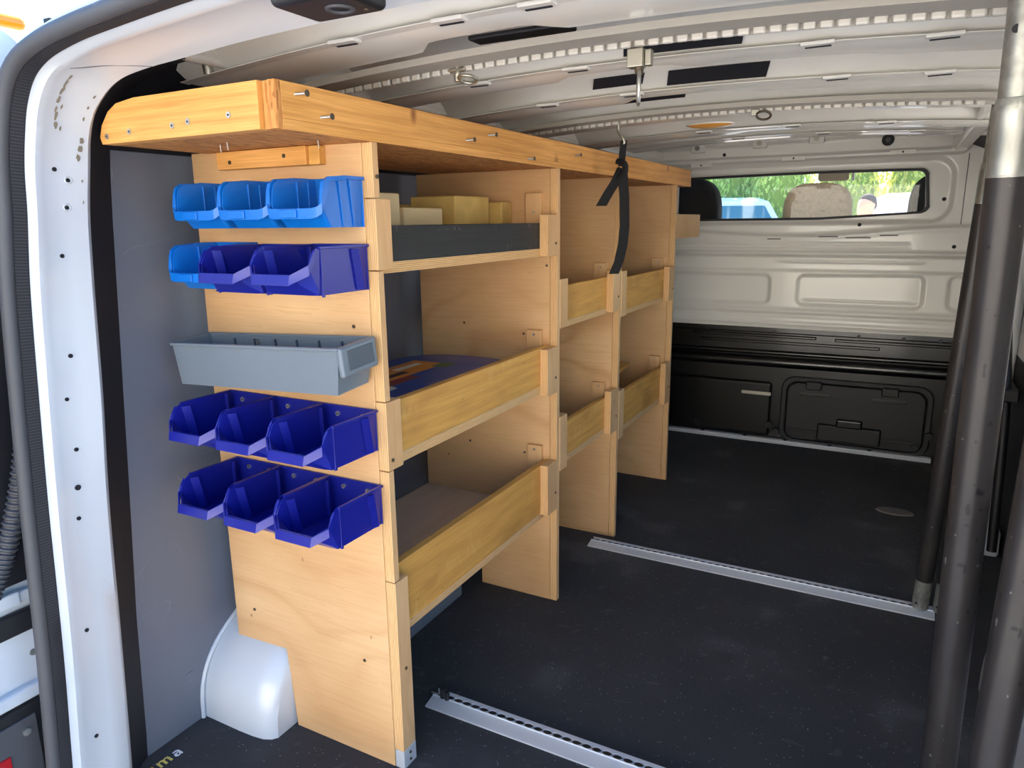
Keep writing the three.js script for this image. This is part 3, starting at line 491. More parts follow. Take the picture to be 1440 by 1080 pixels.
// ---------- shelving ----------
const unit = thing('shelving_unit', 'plywood shelving unit with four uprights and yellow wooden shelf edges on the left wall', 'shelving');
const H = 1.21, SX = -0.021;
function plyBox(parent, name, x0, x1, y0, y1, z0, z1, thin, grain = 'x', label) { return part(parent, name, muv(rb(x0, x1, y0, y1, z0, z1, 0.0012), grain, thin), PLY, label); }
const hole = (parent, x, y, z, ax, m = M.screwDark, r = 0.0035) => part(parent, 'screw', at(new THREE.CylinderGeometry(r, r, 0.002, 12), x, y, z, 0, ax === 'z' ? Math.PI / 2 : 0, ax === 'x' ? Math.PI / 2 : 0), m);
{
  const U = [];
  { // end upright, cut out over the wheel arch
    const e = extr([[SX - 0.001, 0], [SX - 0.001, H], [-0.438, H + 0.003], [-0.448, 0.6], [-0.45, 0.177], [-0.303, 0.184], [-0.301, 0.165], [-0.288, 0]], 0.018, 0.0008); e.translate(0, 0, -0.018);
    U.push(part(unit, 'upright', muv(e, 'x', 'z'), PLY));
  }
  for (const [z, xb] of [[-0.755, -0.437], [-1.237, -0.44], [-1.865, -0.44]]) {
    const e = extr([[SX - 0.001, 0], [SX - 0.001, H], [xb, H], [xb, 0.272], [-0.25, 0.272], [-0.25, 0]], 0.018, 0.0008); e.translate(0, 0, z);
    U.push(part(unit, 'upright', muv(e, 'x', 'z'), PLY));
  }
  for (const [x, y] of [[-0.39, 0.255], [-0.085, 0.223], [-0.06, 0.9]]) hole(U[0], x, y, 0.001, 'z');
  for (const [x, y] of [[-0.29, 0.80], [-0.1, 0.78], [-0.28, 0.45], [-0.1, 0.44], [-0.03, 0.965]]) hole(U[1], x, y, -0.755 + 0.019, 'z');
  // vertical strips on the fronts of the uprights
  const strip = (y0, y1, z0, z1) => plyBox(unit, 'front_strip', SX, 0.0, y0, y1, z0, z1, 'x', 'y');
  const blk = (y0, y1, z0, z1) => { const b = plyBox(unit, 'retaining_block', SX, 0.0015, y0, y1, z0, z1, 'x', 'y'); return b; };
  for (const [a, b] of [[1.1205, H], [0.7665, 0.998], [0.4125, 0.634]]) strip(a, b, -0.016, 0);
  blk(1.0, 1.119, -0.042, 0); blk(0.636, 0.765, -0.044, 0); blk(0.0405, 0.411, -0.040, 0);
  for (const z of [-0.755, -1.237, -1.865]) strip(0, H, z, z + 0.018);
  for (const [z, L, R] of [[-0.755, [[0.992, 1.095], [0.626, 0.752], [0.288, 0.432]], [[0.797, 0.928], [0.392, 0.55]]], [-1.237, [[0.795, 0.925], [0.39, 0.535]], [[0.77, 0.918], [0.35, 0.52]]], [-1.865, [[0.765, 0.90], [0.345, 0.515]], []]]) {
    for (const [a, b] of L) { const k = blk(a, b, z + 0.0185, z + 0.08); hole(k, 0.0022, (a + b) / 2 - 0.02, z + 0.03, 'x'); }
    for (const [a, b] of R) blk(a, b, z - 0.05, z - 0.0005);
  }
  for (const [y, z] of [[1.155, -0.008], [0.655, -0.012], [0.22, -0.02]]) hole(unit, 0.0022, y, z, 'x');
  const foot = part(unit, 'foot_plate', rb(-0.02, 0.002, 0, 0.04, -0.04, 0.0005, 0.001), M.alu, 'small zinc plate at the foot of the end upright');
  for (const y of [0.012, 0.028]) hole(foot, 0.0028, y, -0.02, 'x', M.screwDark, 0.003);
  // shelves, boards that edge them, cleats behind
  const bays = [[-0.018, -0.737, [[0.991, 1.011, 1.075, 'blackBoard'], [0.63, 0.65, 0.754, 'board'], [0.275, 0.291, 0.430, 'board']]], [-0.755, -1.219, [[0.789, 0.806, 0.905, 'board'], [0.389, 0.407, 0.511, 'board']]], [-1.237, -1.847, [[0.765, 0.781, 0.891, 'board'], [0.350, 0.368, 0.494, 'board']]]];
  for (const [z0, z1, list] of bays) for (const [a, b, top, m] of list) {
    part(unit, 'shelf', muv(rb(SX - 0.0005, -0.44, a, b, z0 - 0.0005, z1 + 0.0005, 0.0012), 'z', 'y'), SHELF);
    part(unit, 'shelf_edge_board', muv(rb(SX - 0.0005, -0.039, b, top, z0 - 0.001, z1 + 0.001, 0.0015), 'z'), M[m], m === 'board' ? undefined : 'black painted edge board of the top shelf');
    for (const s of [0, 1]) { const zc = s ? z1 + 0.0005 : z0 - 0.0005, d = s ? 0.014 : -0.014; const c = plyBox(unit, 'cleat', -0.041, -0.085, b, m === 'board' ? top + 0.04 : 1.15, zc, zc + d, 'z', 'y'); if (s) hole(c, -0.062, top + 0.028, zc + d + 0.001, 'z', M.screw); }
  }
  // short stub board beyond the last upright
  part(unit, 'stub_board', muv(rb(-0.02, -0.002, 1.005, 1.10, -1.8655, -2.25, 0.002), 'z'), M.birch, 'short plank stub beyond the last upright');
  // batten under the worktop on the end upright
  const bt = part(unit, 'batten', muv(rb(-0.345, -0.125, 1.178, 1.2095, 0.0005, 0.022, 0.0015), 'x'), M.pine);
  part(unit, 'batten', muv(rb(-0.1245, -0.10, 1.178, 1.2095, 0.0005, 0.016, 0.0015), 'x'), M.board);
  hole(bt, -0.31, 1.19, 0.0225, 'z'); hole(bt, -0.175, 1.195, 0.0225, 'z');
}
// ---------- worktop ----------
{
  const t = thing('worktop', 'long pale wooden worktop with screws in its edge, lying on top of the shelving unit', 'worktop', [0, H, 0]);
  const h = 0.066, zf = 0.205, xf = 0.0, ze = -2.06;
  part(t, 'bottom_sheet', muv(rb(xf - 0.004, -0.39, 0.0005, 0.014, zf - 0.021, ze, 0.001), 'z'), M.osb, 'rough chipboard underside');
  const fp = part(t, 'front_plank', muv(rb(xf - 0.024, xf, 0.0145, h, zf - 0.012, ze, 0.002), 'z'), M.pine);
  const fl = part(t, 'front_skirt', muv(rb(xf - 0.003, xf + 0.0005, 0.0002, 0.0148, zf - 0.012, ze, 0.0005), 'z'), M.pine);
  const pr = extr([[-0.03, 0.0005], [-0.392, 0.0005], [-0.396, 0.012], [-0.388, 0.03], [-0.368, 0.05], [-0.345, 0.061], [-0.30, h], [-0.03, h]], 0.022, 0.001); pr.translate(0, 0, zf - 0.02);
  const ep = part(t, 'end_plank', muv(pr, 'x'), M.pine);
  part(t, 'end_sliver', muv(rb(-0.0295, -0.016, 0.0005, h, zf - 0.02, zf - 0.006, 0.001), 'y'), M.osb, 'darker wood sliver at the corner');
  part(t, 'rough_end', muv(rb(-0.0155, xf, 0.0005, h, zf - 0.0125, zf - 0.002, 0.001), 'y'), M.osb, 'rough sawn chipboard end');
  part(t, 'top_sheet', muv(rb(-0.026, -0.34, h - 0.022, h - 0.008, zf - 0.021, ze, 0.001), 'z'), M.osb);
  for (const [x, y] of [[-0.376, 0.012], [-0.318, 0.016], [-0.214, 0.018], [-0.178, 0.021], [-0.09, 0.024]]) { part(ep, 'screw', at(new THREE.CylinderGeometry(0.0045, 0.0045, 0.003, 16), x, y, zf + 0.003, 0, Math.PI / 2), M.screw); part(ep, 'screw_socket', at(new THREE.CylinderGeometry(0.0016, 0.0016, 0.001, 6), x, y, zf + 0.005, 0, Math.PI / 2), M.screwDark); }
  for (const [y, z] of [[0.052, 0.155], [0.026, 0.105], [0.048, -0.40], [0.030, -0.31], [0.012, -0.58], [0.04, -0.86]]) { part(fp, 'screw', cyl([xf - 0.002, y - 0.002, z + 0.012], [xf + 0.012, y, z], 0.0018, 0.002, 8), M.screw); part(fp, 'screw', cyl([xf + 0.012, y, z], [xf + 0.0135, y, z], 0.004, 0.005, 12), M.screwDark); }
  for (const [x, z] of [[-0.24, 0.10], [-0.06, 0.06], [-0.2, 0.12]]) part(t, 'nail', cyl([x, 0.001, z], [x + 0.001, -0.012, z], 0.0012, 0.0008, 6), M.screw);
}

// ---------- storage bins ----------
function darkBin(name) {
  const g = new THREE.Group(); g.name = name;
  const w = 0.0605, h = 0.077;
  const top = [[-w, h, 0.001], [-w, h, 0.118], [-w, h - 0.005, 0.129], [-w, h - 0.014, 0.136], [-w, h - 0.028, 0.143], [-w + 0.022, h - 0.043, 0.160]];
  const bot = [[-w + 0.003, 0, 0.001], [-w + 0.003, 0, 0.112], [-w + 0.0032, 0, 0.114], [-w + 0.0034, 0, 0.116], [-w + 0.004, 0, 0.118], [-w + 0.018, 0, 0.122]];
  const both = (L) => [...L, ...L.slice().reverse().map(([x, y, z]) => [-x, y, z])];
  const body = [sheet([both(top), both(top).map((p, i) => p.map((c, k) => lerp(c, both(bot)[i][k], 0.5))), both(bot)], 0.0018, 0.28), rb(-w, w, 0, h, 0, 0.0022, 0.0008), rb(-w + 0.003, w - 0.003, 0.0003, 0.0022, 0.001, 0.1215, 0.0008)];
  part(g, 'bin_body', merge(body), M.blueD);
  const band = both(top.slice(2)), down = band.map(([x, y, z], i) => [x * 1.0 + Math.sign(x) * 0.001, y - 0.0155, z + (Math.abs(x) < w - 0.001 ? 0.006 : 0.0015)]);
  part(g, 'front_lip', sheet([band.map(([x, y, z]) => [x + Math.sign(x) * 0.0012, y + 0.0005, z + 0.0015]), down], -0.0025, 0.28), M.blueD);
  const rim = [];
  for (const s of [-1, 1]) rim.push(rb(s * w, s * (w + 0.0045), h - 0.004, h + 0.0006, 0, 0.119, 0.001));
  rim.push(rb(-w, w, h - 0.0025, h + 0.001, 0, 0.005, 0.001));
  part(g, 'rim', merge(rim), M.blueD);
  for (const s of [-1, 1]) {
    const wedge = (xa, xb, za, zb, ya, yb, lean) => sheet([[[s * xa, yb, za + lean], [s * xb, yb, zb + lean]], [[s * (xa - 0.0028), ya, za], [s * (xb - 0.0028), ya, zb]]], s > 0 ? 0.0025 : -0.0025, 0.2);
    part(g, 'side_rib', wedge(w + 0.0045, w + 0.0006, 0.016, 0.031, 0.003, h - 0.006, 0.014), M.blueD);
    part(g, 'inner_rib', sheet([[[s * (w - 0.0085), h - 0.007, 0.107], [s * (w - 0.0022), h - 0.007, 0.121]], [[s * (w - 0.0105), 0.004, 0.095], [s * (w - 0.0048), 0.004, 0.108]]], s > 0 ? -0.002 : 0.002, 0.2), M.blueD);
    part(g, 'guide_rib', rb(s * (w - 0.0035), s * (w - 0.012), 0.003, h - 0.004, 0.020, 0.0225, 0.0006), M.blueD);
    part(g, 'corner_rib', rb(s * (w - 0.001), s * (w + 0.0012), 0, h - 0.004, 0.1135, 0.1155, 0.0005), M.blueD);
    part(g, 'foot', rb(s * (w - 0.004), s * (w - 0.001), -0.003, 0.002, 0.108, 0.114, 0.0008), M.blueD);
  }
  for (const x of [-0.028, 0.030]) { const s = part(g, 'screw', at(new THREE.CylinderGeometry(0.0046, 0.0052, 0.003, 16), x, h - 0.016, 0.0036, 0, Math.PI / 2), M.screw); part(s, 'socket', at(new THREE.CylinderGeometry(0.0018, 0.0018, 0.0006, 6), x, h - 0.016, 0.0053, 0, Math.PI / 2), M.screwDark); }
  return g;
}
function lightBin(name) {
  const g = new THREE.Group(); g.name = name;
  const w = 0.0525, h = 0.081;
  const top = [[-w, h, 0.001], [-w, h - 0.001, 0.05], [-w, h - 0.004, 0.088], [-w, h - 0.011, 0.0985], [-w, h - 0.022, 0.1025], [-w, h - 0.044, 0.1055], [-w + 0.004, h - 0.050, 0.107], [-w + 0.014, h - 0.052, 0.108]];
  const bot = [[-w + 0.004, 0, 0.001], [-w + 0.004, 0, 0.04], [-w + 0.004, 0, 0.066], [-w + 0.004, 0, 0.072], [-w + 0.0042, 0, 0.076], [-w + 0.005, 0, 0.079], [-w + 0.007, 0, 0.0805], [-w + 0.015, 0, 0.081]];
  const both = (L) => [...L, ...L.slice().reverse().map(([x, y, z]) => [-x, y, z])];
  part(g, 'bin_body', merge([sheet([both(top), both(bot)], 0.0018, 0.3), rb(-w, w, 0, h, 0, 0.0022, 0.0008), rb(-w + 0.004, w - 0.004, 0.0003, 0.0022, 0.001, 0.079, 0.0008)]), M.blueL);
  const band = both(top.slice(1)), n = band.length, down = band.map(([x, y, z], i) => { const e = Math.min(i, n - 1 - i); return e < 4 ? [x + Math.sign(x) * 0.003, y - (e < 2 ? 0.006 : 0.008), z - (e < 2 ? 0 : 0.008)] : [x + Math.sign(x) * 0.001, y - 0.015, z + 0.002]; });
  part(g, 'front_lip', sheet([band.map(([x, y, z]) => [x + Math.sign(x) * 0.0025, y + 0.001, z + 0.0025]), down], -0.0045, 0.35), M.blueL);
  part(g, 'rim', merge([rb(-w - 0.004, -w, h - 0.005, h + 0.001, 0, 0.052, 0.001), rb(w, w + 0.004, h - 0.005, h + 0.001, 0, 0.052, 0.001), rb(-w, w, h - 0.002, h + 0.001, 0, 0.004, 0.001)]), M.blueL);
  part(g, 'label_tab', rb(-0.024, 0.012, h - 0.0655, h - 0.0525, 0.110, 0.1185, 0.001), M.blueL);
  for (const s of [-1, 1]) for (const z of [0.022, 0.048]) {
    part(g, 'side_rib', sheet([[[s * (w + 0.001), h - 0.006, z + 0.012], [s * (w + 0.001), h - 0.006, z + 0.016]], [[s * (w - 0.0035), 0.002, z], [s * (w - 0.0035), 0.002, z + 0.004]]], s > 0 ? 0.002 : -0.002), M.blueL);
    part(g, 'inner_rib', rb(s * (w - 0.002), s * (w - 0.006), 0.004, h - 0.006, z, z + 0.002, 0.0005), M.blueL);
  }
  part(g, 'back_rib', rb(-0.002, 0.002, 0.003, h - 0.003, 0.002, 0.005, 0.0005), M.blueL);
  return g;
}
{
  const D0 = darkBin('storage_bin'), L0 = lightBin('storage_bin'), put = (src, x, y, label, group, rz = 0) => { const o = src.clone(); o.name = numbered('storage_bin'); o.position.set(x, y, 0.0012); o.rotation.z = rz; tag(o, label, 'bin', group); scene.add(o); };
  const G1 = 'light blue bins on the end upright', G2 = 'dark blue bins on the end upright';
  [-0.306, -0.190, -0.074].forEach((x, i) => put(L0, x, 1.073, ['light blue bin in the top row, nearest the grey wall', 'light blue bin in the middle of the top row', 'light blue bin in the top row, nearest the front edge of the upright'][i], G1));
  put(L0, -0.336, 0.965, 'light blue bin standing alone beside two dark blue bins in the second row', G1);
  put(D0, -0.203, 0.966, 'dark blue bin in the second row, between the light blue bin and another dark one', G2);
  put(D0, -0.080, 0.967, 'dark blue bin in the second row, nearest the front edge of the upright', G2);
  const P = ['nearest the grey wall', 'in the middle', 'nearest the upright edge'];
  [-0.331, -0.206, -0.080].forEach((x, i) => put(D0, x, 0.674, `dark blue bin ${P[i]} in the row under the grey box`, G2));
  [-0.331, -0.206, -0.078].forEach((x, i) => put(D0, x, 0.531, `dark blue bin ${P[i]} of the lowest row`, G2));
}
{ // long grey parts box
  const t = thing('parts_box', 'long grey plastic box screwed to the end upright between the rows of blue bins', 'bin', [-0.003, 0.807, 0.008]); t.rotation.set(0.08, 0, 0.045);
  const L = 0.415, h = 0.08, T = [[-L, h, 0], [-L, h, 0.09], [0, h, 0.09], [0, h, 0]], B = [[-L - 0.002, 0, 0.004], [-L - 0.002, 0, 0.086], [-0.020, 0, 0.086], [-0.022, 0, 0.004]];
  const dens = (P) => { const r = []; for (let i = 0; i < 3; i++) for (let k = 0; k < 6; k++) r.push(P[i].map((c, q) => lerp(c, P[i + 1][q], k / 6))); r.push(P[3]); return r; };
  part(t, 'box_body', merge([sheet([dens(T), dens(B)], 0.002), sheet([[T[0], T[3]], [B[0], B[3]]], -0.002), sheet([[B[0], B[3]], [B[1], B[2]]], 0.002)]), M.greyBin);
  part(t, 'rim', merge([rb(-L - 0.002, 0.0, h - 0.004, h + 0.0015, 0.088, 0.0945, 0.0015), rb(-L - 0.002, 0.004, h - 0.004, h + 0.0015, 0, 0.003, 0.001), rb(-L - 0.003, -L + 0.002, h - 0.004, h + 0.0015, 0, 0.094, 0.0015), rb(-0.006, 0.002, h - 0.003, h + 0.0012, 0, 0.092, 0.0015)]), M.greyBin);
  part(t, 'label_holder', rb(-0.006, 0.006, h - 0.050, h + 0.0015, 0.001, 0.092, 0.005, 3), M.greyBin);
  part(t, 'label_recess', rb(0.0055, 0.0072, h - 0.040, h - 0.006, 0.012, 0.078, 0.0008), M.greyBinDark);
  for (let i = 0; i < 6; i++) part(t, 'inner_rib', rb(-L + 0.07 + i * 0.055, -L + 0.073 + i * 0.055, 0.008, h - 0.008, 0.003, 0.0075, 0.0008), M.greyBinDark);
  for (const x of [-0.28, -0.05]) part(t, 'screw', at(new THREE.CylinderGeometry(0.005, 0.0055, 0.003, 16), x, h - 0.014, 0.0045, 0, Math.PI / 2), M.screw);
}

// ---------- things on the shelves ----------
function block(label, x0, x1, h, z0, z1, m, ry = 0) {
  const g = muv(rb(x0, x1, 0, h, z0, z1, 0.004, 2), 'z'); const t = part(scene, numbered('wood_block'), g, m); t.position.set(0, 1.0115, 0); tag(t, label, 'block', 'blocks on the top shelf'); return t;
}
block('tall cream block on the top shelf beside the end upright', -0.26, -0.15, 0.128, -0.085, -0.272, M.blockPale);
block('low grey-brown block on the top shelf behind the black board, cut at an angle', -0.30, -0.165, 0.10, -0.305, -0.455, M.blockPale);
block('largest yellow block on the top shelf', -0.29, -0.16, 0.13, -0.50, -0.665, M.block);
block('thin yellow block lying behind the largest one on the top shelf', -0.37, -0.30, 0.112, -0.42, -0.64, M.block);
block('small yellow block on the top shelf beside the upright cleat', -0.20, -0.13, 0.118, -0.676, -0.733, M.block);
{ // blue case with printed lid
  const t = thing('tool_case', 'blue plastic case with a coloured picture label on its lid, on the middle shelf', 'case', [0, 0.6505, 0]);
  const out = []; { const x0 = -0.42, x1 = -0.06, z0 = 0.04, z1 = 0.705; out.push(...rrect(x0, z0, x1, z1, 0.14, 10)); }
  const b = extr(out.map(([x, z]) => [x, z]), 0.050, 0.006); b.rotateX(-Math.PI / 2); b.translate(0, 0.006, 0); part(t, 'case_body', b, M.blueD2 ??= phy({ color: 0x0d3fa8, roughness: 0.3, clearcoat: 0.4 }));
  const cv = document.createElement('canvas'); cv.width = 512; cv.height = 256; const c = cv.getContext('2d');
  c.fillStyle = '#1c4b9c'; c.fillRect(0, 0, 512, 256); c.fillStyle = '#d88a2c'; c.fillRect(170, 30, 300, 120); c.fillStyle = '#ece4d6'; c.beginPath(); c.moveTo(20, 20); c.lineTo(240, 20); c.lineTo(170, 220); c.lineTo(20, 230); c.fill();
  c.fillStyle = '#3a2a20'; c.beginPath(); c.ellipse(80, 120, 46, 62, 0, 0, 7); c.fill(); c.fillStyle = '#8c2f24'; c.fillRect(170, 150, 130, 40); c.fillStyle = '#f0ead8'; c.fillRect(330, 60, 110, 26); c.fillStyle = '#2e2018'; c.fillRect(240, 100, 90, 26); c.fillStyle = '#3d6b3a'; c.fillRect(420, 130, 60, 50);
  const tx = new THREE.CanvasTexture(cv); tx.colorSpace = THREE.SRGBColorSpace;
  const lb = new THREE.PlaneGeometry(0.50, 0.22); lb.rotateX(-Math.PI / 2); lb.rotateY(Math.PI / 2); lb.translate(-0.27, 0.0625, -0.37); part(t, 'lid_label', lb, std({ map: tx, roughness: 0.4 }));
  const hd = tube([[-0.058, 0.03, -0.30], [-0.045, 0.034, -0.32], [-0.045, 0.034, -0.44], [-0.058, 0.03, -0.46]], 0.006, 24, 8); part(t, 'handle', hd, M.plastic);
}
{ const b = part(scene, numbered('wooden_board'), muv(at(rb(-0.12, 0.12, 0, 0.016, -0.17, 0.17, 0.006, 2), -0.27, 0.482, -1.66, 0.1, 0, 0), 'z'), M.board); tag(b, 'brown wooden board lying on the lower shelf of the far bay', 'board');
  const s = part(b, 'support_block', muv(rb(-0.34, -0.2, 0.3685, 0.482, -1.74, -1.60), 'x'), M.board); }

// ---------- fittings on the roof rails ----------
{ // lashing ring
  const t = thing('lashing_ring', 'metal lashing ring lying flat in the near roof rail', 'ring', [0.06, 1.342, -0.178]);
  part(t, 'stud', merge([cyl([0, 0.006, 0], [0, -0.010, 0], 0.006, 0.006, 14), rb(-0.018, 0.018, -0.002, 0.004, -0.006, 0.006, 0.002), cyl([0, -0.006, 0], [0, -0.018, 0], 0.008, 0.007, 12)]), M.zinc);
  const r = new THREE.TorusGeometry(0.016, 0.003, 10, 28); r.rotateX(Math.PI / 2 - 0.25); r.translate(0.020, -0.016, 0); part(t, 'ring', r, M.zinc);
}
{ const t = thing('lashing_hook', 'metal fitting with a hanging bar in the near roof rail', 'hook', [0.392, 1.336, -0.178]);
  part(t, 'block', rb(-0.013, 0.013, -0.024, 0.004, -0.008, 0.012, 0.002), M.zinc);
  part(t, 'side_plate', rb(0.013, 0.024, -0.022, 0.002, -0.010, 0.004, 0.002), M.zinc);
  part(t, 'swivel', cyl([0.004, -0.022, 0], [0.004, -0.034, 0], 0.008, 0.006, 14), M.screwDark);
  const e = new THREE.TorusGeometry(0.019, 0.0032, 10, 30); e.scale(0.9, 1.25, 1); e.rotateY(1.92); e.translate(0.004, -0.053, 0); part(t, 'ring', e, M.screw); }
{ const t = thing('lashing_ring', 'dark lashing ring in the middle roof rail near the dome light', 'ring', [0.43, 1.345, -1.0]);
  part(t, 'stud', merge([rb(-0.01, 0.01, -0.012, 0.004, -0.008, 0.008, 0.002)]), M.zinc); const r = new THREE.TorusGeometry(0.017, 0.003, 10, 28); r.rotateX(Math.PI / 2 - 0.5); r.translate(0.020, -0.012, 0); part(t, 'ring', r, M.screwDark); }
{ // strap on a hook
  const t = thing('hanging_strap', 'knotted black strap hanging from a hook in the roof rail in front of the shelves', 'strap', [0.058, 1.342, -1.02]);
  part(t, 'hook', tube([[0, 0.004, 0], [0, -0.02, 0], [0.012, -0.036, 0.002], [0.018, -0.05, 0], [0.012, -0.058, 0]], 0.0042, 24, 8), M.zinc, 'zinc hook');
  part(t, 'hook_plate', rb(-0.014, 0.014, -0.002, 0.004, -0.008, 0.008, 0.002), M.zinc);
  const band = (L, w, name) => part(t, name, sheet([L.map(([x, y, z]) => [x - w / 2, y, z + w * 0.3]), L.map(([x, y, z]) => [x + w / 2, y, z - w * 0.3])], 0.003), M.strap);
  band([[0.016, -0.045, 0], [0.014, -0.08, 0.003], [0.012, -0.115, 0.004]], 0.016, 'upper_band');
  part(t, 'knot', merge([tube([[0.0, -0.10, 0.004], [0.024, -0.11, 0.010], [0.022, -0.135, 0.008], [0.0, -0.145, 0.006], [0.004, -0.12, -0.006]], 0.009, 30, 10)]), M.strap);
  band([[0.010, -0.13, 0.006], [0.0, -0.155, 0.012], [-0.018, -0.185, 0.02], [-0.034, -0.215, 0.026], [-0.038, -0.222, 0.027]], 0.026, 'short_tail');
  band([[0.016, -0.13, 0.004], [0.022, -0.20, 0.002], [0.024, -0.28, 0.0], [0.02, -0.33, 0.0], [0.010, -0.38, 0.002], [-0.004, -0.415, 0.004]], 0.024, 'long_tail');
}
{ const t = thing('dome_light', 'unlit amber-tinted dome light on the roof behind the middle rail', 'lamp', [0.262, 1.349, -1.235]);
  const s = new THREE.SphereGeometry(1, 28, 12, 0, 6.284, Math.PI / 2, Math.PI / 2); s.scale(0.066, 0.010, 0.045); part(t, 'lens', s, phy({ color: 0xf0a840, roughness: 0.3, clearcoat: 0.4 }));
  const f = new THREE.TorusGeometry(1, 0.05, 8, 36); f.rotateX(Math.PI / 2); f.scale(0.066, 0.05, 0.045); part(t, 'frame', f, M.roof); }
{ const t = thing('door_catch', 'dark plastic door catch hanging from the header of the rear opening', 'catch', [0.20, 1.329, 0.30]);
  part(t, 'housing', rb(-0.052, 0.052, -0.018, 0.03, -0.03, 0.05, 0.008, 3), M.plastic);
  part(t, 'socket', at(new THREE.TorusGeometry(0.014, 0.003, 8, 24), 0.012, -0.0175, 0.006, 0, Math.PI / 2), M.seal); part(t, 'screw', cyl([0.036, -0.017, -0.01], [0.036, -0.0195, -0.01], 0.003, 0.003, 10), M.screwDark); }
{ const t = thing('rail_plug', 'small black plug sitting in the end of the nearest floor rail', 'plug', [-0.045, 0.012, -0.212]); part(t, 'body', merge([cyl([0, 0, 0], [0, 0.024, 0], 0.008, 0.008, 16), cyl([0.012, 0, 0.003], [0.012, 0.02, 0.003], 0.006, 0.006, 12)]), M.plastic); part(t, 'pin', cyl([-0.03, 0.006, 0.004], [0, 0.005, 0.0], 0.0012, 0.0012, 6), M.zinc); }
{ const t = thing('rubber_grommet', 'round black rubber grommet high on the bulkhead above the window', 'grommet', [0.699, 1.397, ZB]); const r = new THREE.TorusGeometry(0.017, 0.007, 12, 28); r.translate(0, 0, 0.012); part(t, 'ring', r, M.plastic); part(t, 'plug', at(new THREE.CylinderGeometry(0.014, 0.014, 0.014, 20), 0, 0, 0.008, 0, Math.PI / 2), M.seal); }
{ const t = thing('corner_bracket', 'black plastic bracket in the upper corner of the bulkhead by the poles', 'bracket', [1.0, 1.41, ZB]); const e = extr([[-0.04, -0.04], [0.05, -0.04], [0.048, -0.012], [-0.002, 0.02], [-0.012, 0.045], [-0.036, 0.048], [-0.042, 0.02]], 0.03, 0.004); part(t, 'body', e, M.plastic); part(t, 'bolt', at(new THREE.CylinderGeometry(0.009, 0.009, 0.006, 14), -0.022, 0.03, 0.034, 0, Math.PI / 2), M.screw); }

{ const t = thing('mat_plug', 'oval grey plug set in the floor mat far back beside the poles', 'plug', [0.862, 0.0005, -1.895]); part(t, 'disc', at(new THREE.CylinderGeometry(0.060, 0.064, 0.004, 32).scale(1, 1, 0.55), 0, 0.002, 0), std({ color: 0x6e6863, roughness: 0.85 })); }

// ---------- load poles ----------
function pole(label, p, q, r, cut, rTop, group = 'load poles') {
  const t = thing('load_pole', label, 'pole', p, group), d = V(...q).sub(V(...p)), L = d.length(); t.quaternion.setFromUnitVectors(V(0, 1, 0), d.normalize());
  const uvm = (g, rad, len) => { const u = g.attributes.uv; for (let i = 0; i < u.count; i++) u.setXY(i, u.getX(i) * rad * 6.283, u.getY(i) * len); return g; };
  const seg = (a, b, ra) => { const g = new THREE.CylinderGeometry(ra, ra, b - a, 36); g.translate(0, (a + b) / 2, 0); return uvm(g, ra, b - a); };
  part(t, 'foot', merge([seg(0, 0.10, r * 0.93)]), M.galv);
  part(t, 'foot_hole', at(new THREE.CylinderGeometry(0.0035, 0.0035, 0.002, 12), -r * 0.5, 0.02, r * 0.8, -0.55, Math.PI / 2), M.trim);
  part(t, 'outer_tube', seg(0.09, cut, r), M.pole);
  part(t, 'sleeve', (() => { const pts = [[r * 0.99, 0], [r * 1.01, 0.004], [r * 1.01, 0.075], [r * 0.9, 0.09], [rTop, 0.092]].map((a) => new THREE.Vector2(...a)); const g = new THREE.LatheGeometry(pts, 36); g.translate(0, cut, 0); return uvm(g, r, 0.1); })(), M.galv);
  part(t, 'inner_tube', seg(cut + 0.08, L, rTop), M.galv);
  part(t, 'lock_hole', at(new THREE.CylinderGeometry(0.005, 0.005, 0.002, 14), -rTop * 0.5, L - 0.06, rTop * 0.84, -0.55, Math.PI / 2), M.trim);
}
pole('dark pole in full view whose bright galvanised sleeve and upper tube reach the roof', [0.919, 0.013, -0.185], [0.8885, 1.352, -0.105], 0.0242, 1.115, 0.0205);
pole('dark pole nearest the wheel arch and rear doors, its top out of view', [0.944, 0.0, 0.0], [0.968, 1.32, -0.03], 0.0242, 1.115, 0.0205);
pole('slim dark pole standing on the middle floor rail with its zinc foot in full view', [0.930, 0.013, -1.150], [0.955, 1.352, -1.02], 0.0225, 1.10, 0.019);
pole('dark pole mostly hidden behind the largest pole, on the middle floor rail', [0.980, 0.013, -1.150], [1.005, 1.352, -1.02], 0.0215, 1.10, 0.019);

